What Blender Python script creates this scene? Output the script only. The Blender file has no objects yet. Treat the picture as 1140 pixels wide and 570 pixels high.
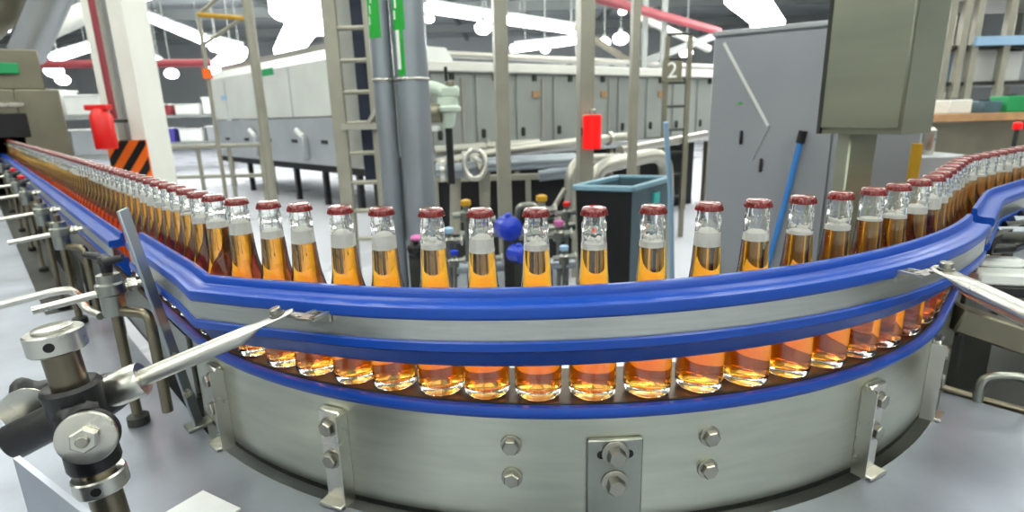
import bpy, math, random
from math import sin, cos, pi, radians, atan2, hypot, sqrt
from mathutils import Vector, Matrix
from mathutils.geometry import tessellate_polygon
random.seed(7)
SC = bpy.context.scene
COL = SC.collection

# ------------------------------------------------------------------ camera
FPX = 617.7; HOR = 127.2; ROLL = radians(1.5); PITCH = math.atan((285-HOR)/FPX); CAMZ = 1.5
def ray(px, py):
    x = (px-570)/FPX; y = (285-py)/FPX
    cr, sr = cos(ROLL), sin(ROLL)
    x, y = x*cr+y*sr, -x*sr+y*cr
    c, s = cos(PITCH), sin(PITCH)
    return Vector((x, c+y*s, y*c-s))
def at(px, py, y=None, z=None):
    """world point seen at a photo pixel, at forward distance y or at height z"""
    r = ray(px, py)
    t = y/r.y if y is not None else (z-CAMZ)/r.z
    return r*t+Vector((0, 0, CAMZ))
cam = bpy.data.cameras.new('camera')
cam.sensor_width = 36; cam.lens = 36*FPX/1140; cam.clip_start = .02; cam.clip_end = 200
co = bpy.data.objects.new('camera', cam); COL.objects.link(co)
c_, s_ = cos(PITCH), sin(PITCH)
right0 = Vector((1, 0, 0)); up0 = Vector((0, s_, c_)); back = Vector((0, -c_, s_))
rgt = right0*cos(ROLL)-up0*sin(ROLL)
upv = right0*sin(ROLL)+up0*cos(ROLL)
co.matrix_world = Matrix(((rgt.x, upv.x, back.x, 0), (rgt.y, upv.y, back.y, 0), (rgt.z, upv.z, back.z, CAMZ), (0, 0, 0, 1)))
cam.dof.use_dof = True; cam.dof.focus_distance = .62; cam.dof.aperture_fstop = 6.3
SC.camera = co
SC.view_settings.view_transform = 'Standard'; SC.view_settings.look = 'None'
SC.view_settings.gamma = 1; SC.view_settings.use_curve_mapping = False
SC.view_settings.exposure = -0.75
cy = SC.cycles
cy.max_bounces = 24; cy.transmission_bounces = 24; cy.glossy_bounces = 6; cy.diffuse_bounces = 4
cy.transparent_max_bounces = 16; cy.volume_bounces = 0
cy.caustics_reflective = False; cy.caustics_refractive = True
cy.sample_clamp_indirect = 30.0; cy.use_denoising = True

# ------------------------------------------------------------------ materials
def lin(c):
    return tuple(((v/255)/12.92 if v/255 <= .04045 else ((v/255+.055)/1.055)**2.4) for v in c)
def mat(name, rgb, rough=.5, metal=0.0, noise=None, bump=None, coat=0, var=.12, stretch=(1, 1, 1), emit=None, spec=.5):
    m = bpy.data.materials.new(name); m.use_nodes = True
    nt = m.node_tree; b = nt.nodes['Principled BSDF']
    col = lin(rgb)
    b.inputs['Base Color'].default_value = (*col, 1)
    b.inputs['Roughness'].default_value = rough; b.inputs['Metallic'].default_value = metal
    b.inputs['Specular IOR Level'].default_value = spec
    if coat: b.inputs['Coat Weight'].default_value = coat; b.inputs['Coat Roughness'].default_value = .08
    if emit: b.inputs['Emission Color'].default_value = (*lin(rgb), 1); b.inputs['Emission Strength'].default_value = emit
    if noise or bump:
        tc = nt.nodes.new('ShaderNodeTexCoord'); mp = nt.nodes.new('ShaderNodeMapping')
        mp.inputs['Scale'].default_value = stretch
        nt.links.new(tc.outputs['Object'], mp.inputs['Vector'])
    if noise:
        n = nt.nodes.new('ShaderNodeTexNoise'); n.inputs['Scale'].default_value = noise; n.inputs['Detail'].default_value = 5
        nt.links.new(mp.outputs['Vector'], n.inputs['Vector'])
        r = nt.nodes.new('ShaderNodeValToRGB')
        r.color_ramp.elements[0].position = .3; r.color_ramp.elements[1].position = .7
        r.color_ramp.elements[0].color = (*[max(0, v*(1-var)) for v in col], 1)
        r.color_ramp.elements[1].color = (*[min(1, v*(1+var)) for v in col], 1)
        nt.links.new(n.outputs['Fac'], r.inputs['Fac']); nt.links.new(r.outputs['Color'], b.inputs['Base Color'])
        mr = nt.nodes.new('ShaderNodeMapRange')
        mr.inputs['To Min'].default_value = max(.02, rough*.8); mr.inputs['To Max'].default_value = min(1, rough*1.25)
        nt.links.new(n.outputs['Fac'], mr.inputs['Value']); nt.links.new(mr.outputs['Result'], b.inputs['Roughness'])
    if bump:
        n2 = nt.nodes.new('ShaderNodeTexNoise'); n2.inputs['Scale'].default_value = bump[0]; n2.inputs['Detail'].default_value = 3
        nt.links.new(mp.outputs['Vector'], n2.inputs['Vector'])
        bp = nt.nodes.new('ShaderNodeBump'); bp.inputs['Strength'].default_value = bump[1]; bp.inputs['Distance'].default_value = .002
        nt.links.new(n2.outputs['Fac'], bp.inputs['Height']); nt.links.new(bp.outputs['Normal'], b.inputs['Normal'])
    return m
M = {}
M['steel'] = mat('stainless_steel', (150, 152, 144), .3, 1, noise=14, var=.1)
M['drum'] = mat('brushed_drum_steel', (188, 190, 176), .34, 1, noise=5, var=.08, bump=(30, .03), stretch=(2, 2, 14))
M['band'] = mat('brushed_band_steel', (190, 192, 186), .33, 1, noise=9, var=.08, bump=(40, .03), stretch=(2, 2, 30))
M['deck'] = mat('deck_plate_steel', (158, 164, 175), .36, .6, noise=5, var=.22, bump=(25, .06))
M['bolt'] = mat('bolt_steel', (160, 158, 148), .32, 1)
M['satin'] = mat('satin_steel', (205, 203, 194), .28, 1, noise=20, var=.06)
M['post'] = mat('worn_post_steel', (128, 120, 102), .3, 1, noise=12, var=.25, stretch=(1, 1, .4))
M['darksteel'] = mat('dark_machine_steel', (62, 64, 60), .5, .6, noise=8, var=.25)
M['blue'] = mat('blue_wear_plastic', (0, 66, 165), .34, 0, noise=10, var=.06, coat=.1)
M['black'] = mat('black_polyamide', (20, 20, 22), .42, 0, bump=(200, .1))
M['chain'] = mat('chain_plate_brown', (88, 72, 56), .38, .45, noise=25, var=.3)
M['chainwhite'] = mat('chain_plate_white', (226, 220, 208), .4, 0)
M['cap'] = mat('red_cap_lacquer', (118, 16, 13), .25, .1, coat=.9, noise=60, var=.15)
M['white'] = mat('white_paint', (222, 224, 220), .5, 0, noise=3, var=.05)
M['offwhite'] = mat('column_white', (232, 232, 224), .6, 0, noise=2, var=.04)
M['tank'] = mat('pale_tank_enamel', (205, 208, 202), .4, .1, noise=2, var=.06)
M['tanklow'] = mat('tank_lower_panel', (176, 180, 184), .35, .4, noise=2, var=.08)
M['greycab'] = mat('grey_cabinet_paint', (158, 162, 168), .38, .35, noise=1.6, var=.07)
M['washer'] = mat('washer_panel_grey', (158, 163, 158), .4, .3, noise=2, var=.08)
M['boxsteel'] = mat('control_box_steel', (158, 162, 144), .36, .7, noise=2, var=.1, stretch=(1, 1, 6))
M['hood'] = mat('machine_hood_steel', (128, 124, 108), .42, .7, noise=3, var=.15)
M['beige'] = mat('pinkish_panel', (190, 180, 170), .6)
M['green'] = mat('green_sign', (30, 150, 90), .6)
M['greenlabel'] = mat('bright_green_label', (20, 165, 50), .5)
M['red'] = mat('signal_red', (222, 18, 14), .4, 0, coat=.2)
M['darkred'] = mat('pipe_dark_red', (140, 52, 60), .5)
M['orange'] = mat('hazard_orange', (245, 110, 20), .55)
M['yellow'] = mat('machine_yellow', (196, 150, 30), .5)
M['bluepaint'] = mat('motor_blue', (28, 60, 190), .4, 0, coat=.2)
M['bluelt'] = mat('blue_hose', (60, 130, 205), .5)
M['teal'] = mat('bin_teal', (70, 100, 112), .5, 0, noise=6, var=.12)
M['rim'] = mat('bin_rim_blue', (128, 168, 186), .45)
M['cyan'] = mat('cyan_sticker', (60, 215, 205), .5)
M['palegreen'] = mat('pale_green_casting', (205, 220, 205), .45, noise=6, var=.06)
M['navy'] = mat('navy_cable_tray', (28, 38, 62), .5)
M['paper'] = mat('paper_white', (240, 242, 242), .8, noise=30, var=.04)
M['floor'] = mat('pale_floor_epoxy', (206, 208, 216), .28, 0, noise=.6, var=.08)
M['wall'] = mat('wall_pale_grey', (214, 218, 218), .8, 0, noise=.4, var=.06)
M['ceil'] = mat('ceiling_grey', (222, 228, 228), .8, 0, noise=.3, var=.06)
M['truss'] = mat('truss_grey', (150, 155, 152), .6, .2)
M['postgrey'] = mat('grey_post_steel', (158, 156, 142), .4, .25, noise=4, var=.12)
M['pipe'] = mat('pipe_bluish_steel', (152, 160, 168), .3, .5, noise=3, var=.1)
M['whitepipe'] = mat('pale_pipe_steel', (180, 178, 168), .32, .6)
M['wood'] = mat('table_edge_wood', (170, 130, 90), .6, noise=12, var=.2)
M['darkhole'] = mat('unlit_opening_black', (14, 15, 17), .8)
M['label_white'] = mat('label_white', (240, 244, 240), .6)
M['cardboard'] = mat('carton_brown', (186, 130, 92), .8)
M['purple'] = mat('purple_plastic', (70, 60, 150), .5)
M['pink'] = mat('pink_tag', (205, 110, 170), .5)
M['paleblue'] = mat('pale_blue_plastic', (150, 185, 215), .5)
M['lamp'] = mat('lamp_diffuser', (255, 255, 255), .5, emit=26)
M['lampbig'] = mat('lamp_panel_diffuser', (255, 254, 243), .5, emit=13)
M['redlamp'] = mat('red_beacon_lens', (255, 16, 12), .4, emit=.5)

def glass_mat():
    m = bpy.data.materials.new('clear_bottle_glass'); m.use_nodes = True; nt = m.node_tree
    nt.nodes.remove(nt.nodes['Principled BSDF'])
    g = nt.nodes.new('ShaderNodeBsdfGlass'); g.inputs['IOR'].default_value = 1.5; g.inputs['Color'].default_value = (.992, .996, .992, 1)
    g.inputs['Roughness'].default_value = 0
    nt.links.new(g.outputs[0], nt.nodes['Material Output'].inputs['Surface']); return m
def liquid_mat():
    m = bpy.data.materials.new('amber_beverage'); m.use_nodes = True; nt = m.node_tree
    nt.nodes.remove(nt.nodes['Principled BSDF'])
    g = nt.nodes.new('ShaderNodeBsdfGlass'); g.inputs['IOR'].default_value = 1.34; g.inputs['Roughness'].default_value = 0
    nt.links.new(g.outputs[0], nt.nodes['Material Output'].inputs['Surface'])
    a = nt.nodes.new('ShaderNodeVolumeAbsorption'); a.inputs['Color'].default_value = (.968, .735, .0, 1); a.inputs['Density'].default_value = 128
    nt.links.new(a.outputs[0], nt.nodes['Material Output'].inputs['Volume']); return m
def foam_mat():
    m = mat('white_foam', (254, 252, 246), .7, bump=(400, .5))
    b = m.node_tree.nodes['Principled BSDF']
    b.inputs['Subsurface Weight'].default_value = .0; b.inputs['Subsurface Radius'].default_value = (.006, .006, .005); b.inputs['Subsurface Scale'].default_value = .5
    return m
M['glass'] = glass_mat(); M['liquid'] = liquid_mat(); M['foam'] = foam_mat()

# ------------------------------------------------------------------ mesh builder
def frame_of(d):
    d = Vector(d).normalized()
    a = Vector((0, 0, 1)) if abs(d.z) < .9 else Vector((1, 0, 0))
    u = a.cross(d).normalized(); return u, d.cross(u), d
class MB:
    def __init__(s): s.v = []; s.f = []; s.m = []
    def add(s, vs, fs):
        o = len(s.v); s.v += [Vector(v) for v in vs]; s.f += [tuple(i+o for i in f) for f in fs]; return s
    def box(s, c, size, rz=0, R=None, bev=0):
        c = Vector(c); hx, hy, hz = [q/2 for q in size]
        R = R or Matrix.Rotation(rz, 3, 'Z')
        if bev <= 0:
            vs = [R@Vector((x, y, z))+c for z in (-hz, hz) for x, y in ((-hx, -hy), (hx, -hy), (hx, hy), (-hx, hy))]
            return s.add(vs, [(3, 2, 1, 0), (4, 5, 6, 7), (0, 1, 5, 4), (1, 2, 6, 5), (2, 3, 7, 6), (3, 0, 4, 7)])
        b = min(bev, hx*.9, hy*.9, hz*.9)
        vs = []; rings = []
        for z, k in ((-hz, b), (-hz+b, 0), (hz-b, 0), (hz, b)):
            r = [(-hx+k, -hy+b), (-hx+b, -hy+k), (hx-b, -hy+k), (hx-k, -hy+b), (hx-k, hy-b), (hx-b, hy-k), (-hx+b, hy-k), (-hx+k, hy-b)]
            rings.append([R@Vector((x, y, z))+c for x, y in r])
        vs = sum(rings, []); fs = [tuple(range(7, -1, -1)), tuple(range(24, 32))]
        for k in range(3):
            for i in range(8): fs.append((k*8+i, k*8+(i+1) % 8, k*8+8+(i+1) % 8, k*8+8+i))
        return s.add(vs, fs)
    def bar(s, p, q, w, h, bev=0):
        """a straight bar of width w (sideways) and height h from p to q"""
        p, q = Vector(p), Vector(q); u, v, d = frame_of(q-p)
        R = Matrix((u, v, d)).transposed()
        return s.box((p+q)/2, (w, h, (q-p).length), R=R, bev=bev)
    def tube(s, pts, r, n=14, cap=True, closed=False):
        pts = [Vector(p) for p in pts]; rs = r if isinstance(r, (list, tuple)) else [r]*len(pts)
        N = len(pts); tang = []
        for i in range(N):
            if closed: a, b = pts[i-1], pts[(i+1) % N]
            else: a, b = pts[max(i-1, 0)], pts[min(i+1, N-1)]
            t = (b-a)
            tang.append(t.normalized() if t.length > 1e-9 else Vector((0, 0, 1)))
        u = frame_of(tang[0])[0]; vs = []
        for i in range(N):
            t = tang[i]; u = (u-t*u.dot(t)).normalized(); w = t.cross(u)
            for k in range(n):
                a = 2*pi*k/n; vs.append(pts[i]+(u*cos(a)+w*sin(a))*rs[i])
        fs = []
        for i in range(N if closed else N-1):
            j = (i+1) % N
            for k in range(n): fs.append((i*n+k, i*n+(k+1) % n, j*n+(k+1) % n, j*n+k))
        if cap and not closed: fs += [tuple(range(n-1, -1, -1)), tuple((N-1)*n+k for k in range(n))]
        return s.add(vs, fs)
    def lathe(s, prof, c=(0, 0, 0), axis=(0, 0, 1), n=24, wob=None):
        """profile of (radius, height) about axis through c"""
        u, v, d = frame_of(axis); c = Vector(c); vs = []; fs = []
        if Vector(axis).z > .99: u, v, d = Vector((1, 0, 0)), Vector((0, 1, 0)), Vector((0, 0, 1))
        for j, (r, h) in enumerate(prof):
            for k in range(n):
                a = 2*pi*k/n; rr = max(r, 1e-5)
                if wob: rr += wob(j, a)
                vs.append(c+u*cos(a)*rr+v*sin(a)*rr+d*h)
        for j in range(len(prof)-1):
            for k in range(n): fs.append((j*n+k, j*n+(k+1) % n, (j+1)*n+(k+1) % n, (j+1)*n+k))
        fs += [tuple(range(n-1, -1, -1)), tuple((len(prof)-1)*n+k for k in range(n))]
        return s.add(vs, fs)
    def prism(s, poly, z0, z1):
        n = len(poly)
        area = sum(poly[i][0]*poly[(i+1) % n][1]-poly[(i+1) % n][0]*poly[i][1] for i in range(n))
        if area < 0: poly = poly[::-1]
        tri = tessellate_polygon([[Vector((x, y, 0)) for x, y in poly]])
        vs = [(x, y, z0) for x, y in poly]+[(x, y, z1) for x, y in poly]; fs = []
        for t in tri:
            a, b, c = [Vector(poly[i]) for i in t]
            t = t if (b-a).cross(c-a) > 0 else t[::-1]
            fs.append(tuple(i+n for i in t)); fs.append(tuple(t[::-1]))
        for i in range(n): fs.append((i, (i+1) % n, n+(i+1) % n, n+i))
        return s.add(vs, fs)
    def sweep(s, path, section, closed_section=True):
        """path: list of (point, outward normal 2d); section: list of (offset outward, height)"""
        m = len(section); vs = []; fs = []
        for p, nrm in path:
            for o, h in section: vs.append((p[0]+nrm[0]*o, p[1]+nrm[1]*o, p[2]+h))
        for i in range(len(path)-1):
            for k in range(m if closed_section else m-1):
                k2 = (k+1) % m; fs.append((i*m+k, i*m+k2, (i+1)*m+k2, (i+1)*m+k))
        if closed_section: fs += [tuple(range(m)), tuple((len(path)-1)*m+k for k in range(m-1, -1, -1))]
        return s.add(vs, fs)
    def sphere(s, c, r, n=16, sq=(1, 1, 1)):
        k = n//2; prof = [(sin(pi*i/k), -cos(pi*i/k)) for i in range(k+1)]
        o = len(s.v); s.lathe([(a*r, b*r) for a, b in prof], (0, 0, 0), n=n)
        for i in range(o, len(s.v)):
            v = s.v[i]; s.v[i] = Vector((v.x*sq[0]+c[0], v.y*sq[1]+c[1], v.z*sq[2]+c[2]))
        return s
    def hexa(s, c, axis, r, h, roll=0):
        u, v, d = frame_of(axis); c = Vector(c); vs = []
        for rr, hh in ((r, 0), (r, h*.82), (r*.86, h)):
            for k in range(6):
                a = roll+pi*k/3; vs.append(c+(u*cos(a)+v*sin(a))*rr+d*hh)
        fs = [tuple(range(5, -1, -1)), tuple(range(12, 18))]
        for j in range(2):
            for k in range(6): fs.append((j*6+k, j*6+(k+1) % 6, j*6+6+(k+1) % 6, j*6+6+k))
        return s.add(vs, fs)
    def build(s, name, m, parent=None, smooth=True, origin=None):
        me = bpy.data.meshes.new(name)
        lo = Vector([min(v[i] for v in s.v) for i in range(3)]); hi = Vector([max(v[i] for v in s.v) for i in range(3)])
        if parent is not None:
            q = parent; o = Vector((0, 0, 0))
            while q is not None: o = o+q.location; q = q.parent
        else: o = Vector(origin) if origin is not None else Vector(((lo.x+hi.x)/2, (lo.y+hi.y)/2, lo.z))
        me.from_pydata([tuple(v-o) for v in s.v], [], s.f); me.update()
        import bmesh
        bm = bmesh.new(); bm.from_mesh(me); bmesh.ops.recalc_face_normals(bm, faces=bm.faces); bm.to_mesh(me); bm.free()
        if smooth:
            me.polygons.foreach_set('use_smooth', [True]*len(me.polygons)); me.set_sharp_from_angle(angle=radians(38))
        me.materials.append(m if not isinstance(m, str) else M[m])
        ob = bpy.data.objects.new(name, me); COL.objects.link(ob)
        if parent is None: ob.location = o
        else: ob.parent = parent
        return ob
def tag(o, label, cat, group=None, kind=None):
    o['label'] = label; o['category'] = cat
    if group: o['group'] = group
    if kind: o['kind'] = kind
    return o
def thing(name, loc, label, cat, group=None):
    o = bpy.data.objects.new(name, None); o.empty_display_size = .05; COL.objects.link(o); o.location = loc
    return tag(o, label, cat, group)
def struct(o):
    o['kind'] = 'structure'; return o
def rounded(pts, r, n=6):
    """polyline with its corners rounded"""
    pts = [Vector(p) for p in pts]; out = [pts[0]]
    for i in range(1, len(pts)-1):
        a, b, c = pts[i-1], pts[i], pts[i+1]
        da, dc = (a-b), (c-b); k = min(r, da.length*.49, dc.length*.49)
        p, q = b+da.normalized()*k, b+dc.normalized()*k
        for j in range(n+1):
            t = j/n; out.append(p*(1-t)**2+b*2*t*(1-t)+q*t*t)
    out.append(pts[-1]); return out

# ------------------------------------------------------------------ the bottle path
CX, CY, RP = .0905, 1.4235, .805
A0, A1 = radians(-136.6), radians(-43.5)
def pol(a, r): return Vector((CX+r*cos(a), CY+r*sin(a)))
nL = Vector((cos(A0), sin(A0))); tL = Vector((sin(A0), -cos(A0)))     # outward normal, direction away up the left line
nR = Vector((cos(A1), sin(A1))); tR = Vector((-sin(A1), cos(A1)))
LARC = RP*(A1-A0); LEFT = 6.9
R1 = .26; bendR = .5; dang = radians(-11)
def pathpt(s):
    """point and outward normal on the bottle path; s=0 at the left tangent point, negative up the left line"""
    if s < 0: return pol(A0, RP)+tL*(-s), nL.copy()
    if s < LARC: a = A0+s/RP; return pol(a, RP), Vector((cos(a), sin(a)))
    d = s-LARC; p0 = pol(A1, RP)
    if d < R1: return p0+tR*d, nR.copy()
    p1 = p0+tR*R1; arc = bendR*abs(dang); cc = p1+nR*bendR; a0 = atan2(-nR.y, -nR.x)
    if d < R1+arc:
        a = a0-(d-R1)/bendR; q = Vector((cos(a), sin(a))); return cc+q*bendR, -q
    a = a0-abs(dang); q = Vector((cos(a), sin(a))); t = Vector((q.y, -q.x))
    return cc+q*bendR+t*(d-R1-arc), -q
RIGHT_END = LARC+2.3
def track(s0, s1, off, z, step=.035):
    out = []; n = max(2, int(abs(s1-s0)/step)); zz = z if callable(z) else (lambda p: z)
    for i in range(n+1):
        p, q = pathpt(s0+(s1-s0)*i/n); p = p+q*off; out.append(((p.x, p.y, zz(p)), (q.x, q.y)))
    return out
ZB = 1.168       # bottle base

# ------------------------------------------------------------------ room
FL = 0.0
X0, X1, Y0, Y1, H = -34, 30, -14, 46, 7.4
struct(MB().box(((X0+X1)/2, (Y0+Y1)/2, -.1), (X1-X0, Y1-Y0, .2)).build('floor', 'floor'))
struct(MB().box(((X0+X1)/2, (Y0+Y1)/2, H+.1), (X1-X0, Y1-Y0, .2)).build('ceiling', 'ceil'))
struct(MB().box(((X0+X1)/2, Y1+.1, H/2), (X1-X0, .2, H)).build('wall_back', 'wall'))
struct(MB().box(((X0+X1)/2, Y0-.1, H/2), (X1-X0, .2, H)).build('wall_front', 'wall'))
struct(MB().box((X0-.1, (Y0+Y1)/2, H/2), (.2, Y1-Y0, H)).build('wall_left', 'wall'))
struct(MB().box((X1+.1, (Y0+Y1)/2, H/2), (.2, Y1-Y0, H)).build('wall_right', 'wall'))

# unseen luminaires added overhead and behind the line to light the hall
def lightbar(p, q, w, h, label, group, emat='lamp', name='ceiling_strip_light'):
    p, q = Vector(p), Vector(q); c = (p+q)/2
    t = thing(name, c+Vector((0, 0, -h/2)), label, 'light', group)
    MB().bar(p+Vector((0, 0, h*.7)), q+Vector((0, 0, h*.7)), w*.16, h*.4).build('housing', 'truss', t)
    for f in (.15, .85):
        c2 = p.lerp(q, f); MB().lathe([(.012, c2.z+h*.5), (.012, H-.002)], (c2.x, c2.y, 0), n=8).build('suspension_rod', 'truss', t)
    MB().bar(p, q, w, h, bev=h*.2).build('diffuser', emat, t)
    return t
for x in (-9, -3, 3, 9):
    for y in (-11, -5, 1, 7, 13, 19):
        lightbar((x, y, 6.3), (x, y+3.6, 6.3), 1.3, .14, 'unseen white light panel added overhead in rows to light the bottling line', 'added ceiling light panels', 'lampbig', 'added_light_panel')

# ------------------------------------------------------------------ deck and drum
hole = [pol(radians(-38.1)+(A0-radians(-38.1))*i/60, .852) for i in range(61)]
def lp(s, off):  # a point by distance along the left line and offset from the arc centre
    return Vector((CX, CY))+nL*off+tL*s
SLOT = .95
poly = [tuple(p) for p in hole]+[tuple(lp(SLOT, .856)), tuple(lp(SLOT, .985)), tuple(lp(5.7, .985)), tuple(lp(5.7, 3.2)), (-4.0, -1.4), (2.3, -1.4), (2.35, -.95)]
tag(MB().prism(poly, .985, 1.0).build('deck_plate', 'deck', smooth=False), 'broad grey steel deck plate with a round cut-out around the curved conveyor', 'deck')
# under-frame that carries the deck
t = thing('deck_stand', (-.2, -.3, 0), 'dark steel stand with square legs under the deck plate', 'stand')
for (x, y) in ((-2.6, .2), (-1.2, -.9), (.4, -1.1), (1.6, -1.0), (-.9, .3), (.9, .3)):
    MB().box((x, y, .49), (.08, .08, .98)).build('leg', 'darksteel', t)
MB().box((.3, -1.1, .95), (3.2, .06, .06)).build('beam', 'darksteel', t); MB().box((-.1, .3, .95), (1.9, .06, .06)).build('beam', 'darksteel', t)

t = thing('inner_deck_plate', (CX, .95, 0), 'pale inner plate added behind the bottles to brighten them, glimpsed in the gaps between their bases', 'deck')  # added to brighten the bottle bodies from behind
ch_ = [pol(radians(-165+150*k/40), .69) for k in range(41)]
MB().prism([tuple(p) for p in ch_], 1.07, 1.085).build('plate', 'white', t, smooth=False)
for x in (-.3, .48): MB().box((x, 1.12, .535), (.06, .06, 1.07)).build('leg', 'darksteel', t)

drum = thing('conveyor_curve_frame', (CX, CY, 0), 'curved stainless conveyor frame with blue edge strip and bolted brackets', 'conveyor frame')
wall_sec = [(.030, -.30), (.030, -.012), (.024, -.010), (.024, -.30)]
MB().sweep(track(-.05, LARC+.33, 0, 1.162), wall_sec).build('side_wall', 'drum', drum)
MB().sweep(track(-.35, LARC+.36, 0, 1.162), [(.026, -.012), (.034, -.012), (.0375, -.008), (.038, -.002), (.0355, .003), (.030, .004), (.026, .003)]).build('blue_edge_strip', 'blue', drum)
MB().sweep(track(-.05, LARC+.33, 0, 1.162), [(-.09, -.30), (-.09, -.02), (-.084, -.02), (-.084, -.30)]).build('inner_wall', 'drum', drum)
MB().sweep(track(-.05, LARC+.33, 0, 1.0), [(-.09, 0), (.03, 0), (.03, .008), (-.09, .008)]).build('cross_plate', 'darksteel', drum)
for a in (-130, -100, -70, -45):
    p = pol(radians(a), .79); MB().box((p.x, p.y, .43), (.07, .07, .86)).build('leg', 'darksteel', drum)
def bolt(par, p, n, r=.0105, h=.0075, washer=True):
    m = MB()
    if washer: m.lathe([(r*1.25, 0), (r*1.25, .0025), (r*1.15, .003)], p, n, 20)
    p2 = Vector(p)+Vector(n)*.0028
    m.hexa(p2, n, r, h, roll=random.random()); return m.build('bolt', 'bolt', par)
RW = RP+.030
def wallpt(deg, z, out=0):
    a = radians(deg); p = pol(a, RW+out); return Vector((p.x, p.y, z)), Vector((cos(a), sin(a), 0))
for deg in (-131.5, -113.2, -61.8, -45.5):
    if deg < -137:
        s = -.17; p, q = pathpt(s); p = p+q*.030; n = Vector((q.x, q.y, 0)); P = Vector((p.x, p.y, 0))
    else:
        P, n = wallpt(deg, 0)
    tng = Vector((-n.y, n.x, 0)); R = Matrix((tng, n, Vector((0, 0, 1)))).transposed()
    m = MB(); m.box(P+n*.006+Vector((0, 0, 1.068)), (.034, .012, .136), R=R, bev=.002)
    sgn = 1 if deg < -90 else -1
    m.box(P+n*.010+tng*(sgn*.0185)+Vector((0, 0, 1.066)), (.003, .020, .132), R=R)
    m.box(P+n*.014+Vector((0, 0, 1.0035)), (.036, .028, .005), R=R, bev=.001)
    br = m.build('bracket', 'satin', drum)
    for z in (1.113, 1.066): bolt(br, P+n*.012+Vector((0, 0, z)), n)
for deg in (-96.7, -80):
    for z in (1.113, 1.068):
        P, n = wallpt(deg, z); bolt(drum, P, n)
# slotted adjusting plate
P, n = wallpt(-88.2, 0); tng = Vector((-n.y, n.x, 0)); R = Matrix((tng, n, Vector((0, 0, 1)))).transposed()
m = MB(); m.box(P+n*.0035+Vector((0, 0, 1.052)), (.067, .007, .142), R=R, bev=.0015)
pl = m.build('adjusting_plate', 'steel', drum)
m = MB()
for sx in (-1, 1): m.lathe([(.0055, 0), (.0055, .0006)], P+n*.0070+tng*(sx*.0165)+Vector((0, 0, 1.104)), n, 14)
m.box(P+n*.0071+Vector((0, 0, 1.104)), (.033, .0008, .011), R=R); m.build('slot', 'darkhole', pl)
for z in (1.106, 1.066):
    m = MB(); m.lathe([(.0165, 0), (.0165, .002), (.015, .003)], P+n*.0075+Vector((0, 0, z)), n, 24); m.build('washer', 'bolt', pl)
    m = MB(); m.hexa(P+n*.010+Vector((0, 0, z)), n, .0115, .012, .3); m.build('bolt', 'bolt', pl)

# chain plates under the bottles
ch = thing('conveyor_chain', (CX, CY, ZB-.02), 'brown slat chain running under the bottles with crescent shaped plates', 'conveyor chain')
MB().sweep(track(-LEFT, RIGHT_END, 0, ZB-.012), [(-.07, 0), (.0232, 0), (.0232, .0095), (-.07, .0095)]).build('chain_bed', 'chain', ch)
pm = MB().box((0, 0, 0), (.0365, .046, .0022), bev=.0008).build('chain_plate', 'chain', ch); pe = MB().box((0, 0, 0), (.0034, .020, .0026)).build('wear_edge', 'chainwhite', ch)
pme, pee = pm.data, pe.data; bpy.data.objects.remove(pm); bpy.data.objects.remove(pe)
for k in range(60):
    s = -.62+.0385*k
    p, q = pathpt(s); pm = bpy.data.objects.new('chain_plate', pme); COL.objects.link(pm); pm.parent = ch
    pm.location = Vector((p.x-q.x*.0, p.y-q.y*.0, ZB-.0014))-ch.location; pm.rotation_euler = (0, 0, atan2(q.y, q.x)-pi/2)
    pe = bpy.data.objects.new('wear_edge', pee); COL.objects.link(pe); pe.parent = pm; pe.location = (.0185, .0125, .0004)
m = MB(); m.sweep(track(-1.0, LARC+.4, 0, ZB-.002), [(.0262, -.006), (.0285, -.006), (.0285, .001), (.0262, .001)]); m.build('chain_edge', 'darksteel', ch)

# straight conveyor frames
for nm, s0, s1, lab in (('conveyor_straight_frame', -LEFT, -.06, 'long stainless frame of the straight conveyor running to the far left machine'),
                        ('conveyor_straight_frame', LARC+.34, RIGHT_END, 'stainless frame of the outgoing conveyor leading away at the right')):
    f = thing(nm, (*pathpt((s0+s1)/2)[0], 0), lab, 'conveyor frame')
    MB().sweep(track(s0, s1, 0, 1.15, .08), [(.036, -.12), (.036, -.004), (.028, -.004), (.028, -.12)]).build('outer_side_plate', 'steel', f)
    MB().sweep(track(s0, s1, 0, 1.15, .08), [(-.08, -.12), (-.08, -.004), (-.086, -.004), (-.086, -.12)]).build('inner_side_plate', 'steel', f)
    MB().sweep(track(s0, s1, 0, 1.036, .08), [(-.086, -.012), (.036, -.012), (.036, 0), (-.086, 0)]).build('bottom_plate', 'darksteel', f)
    k = int((s1-s0)/1.3)+1
    for i in range(k):
        p, q = pathpt(s0+.3+(s1-s0-.6)*i/max(1, k-1)); p = p-q*.02
        z0_ = 0 if s1 < 0 else .801; MB().box((p.x, p.y, (z0_+1.024)/2), (.07, .07, 1.024-z0_)).build('leg', 'darksteel', f)

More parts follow.
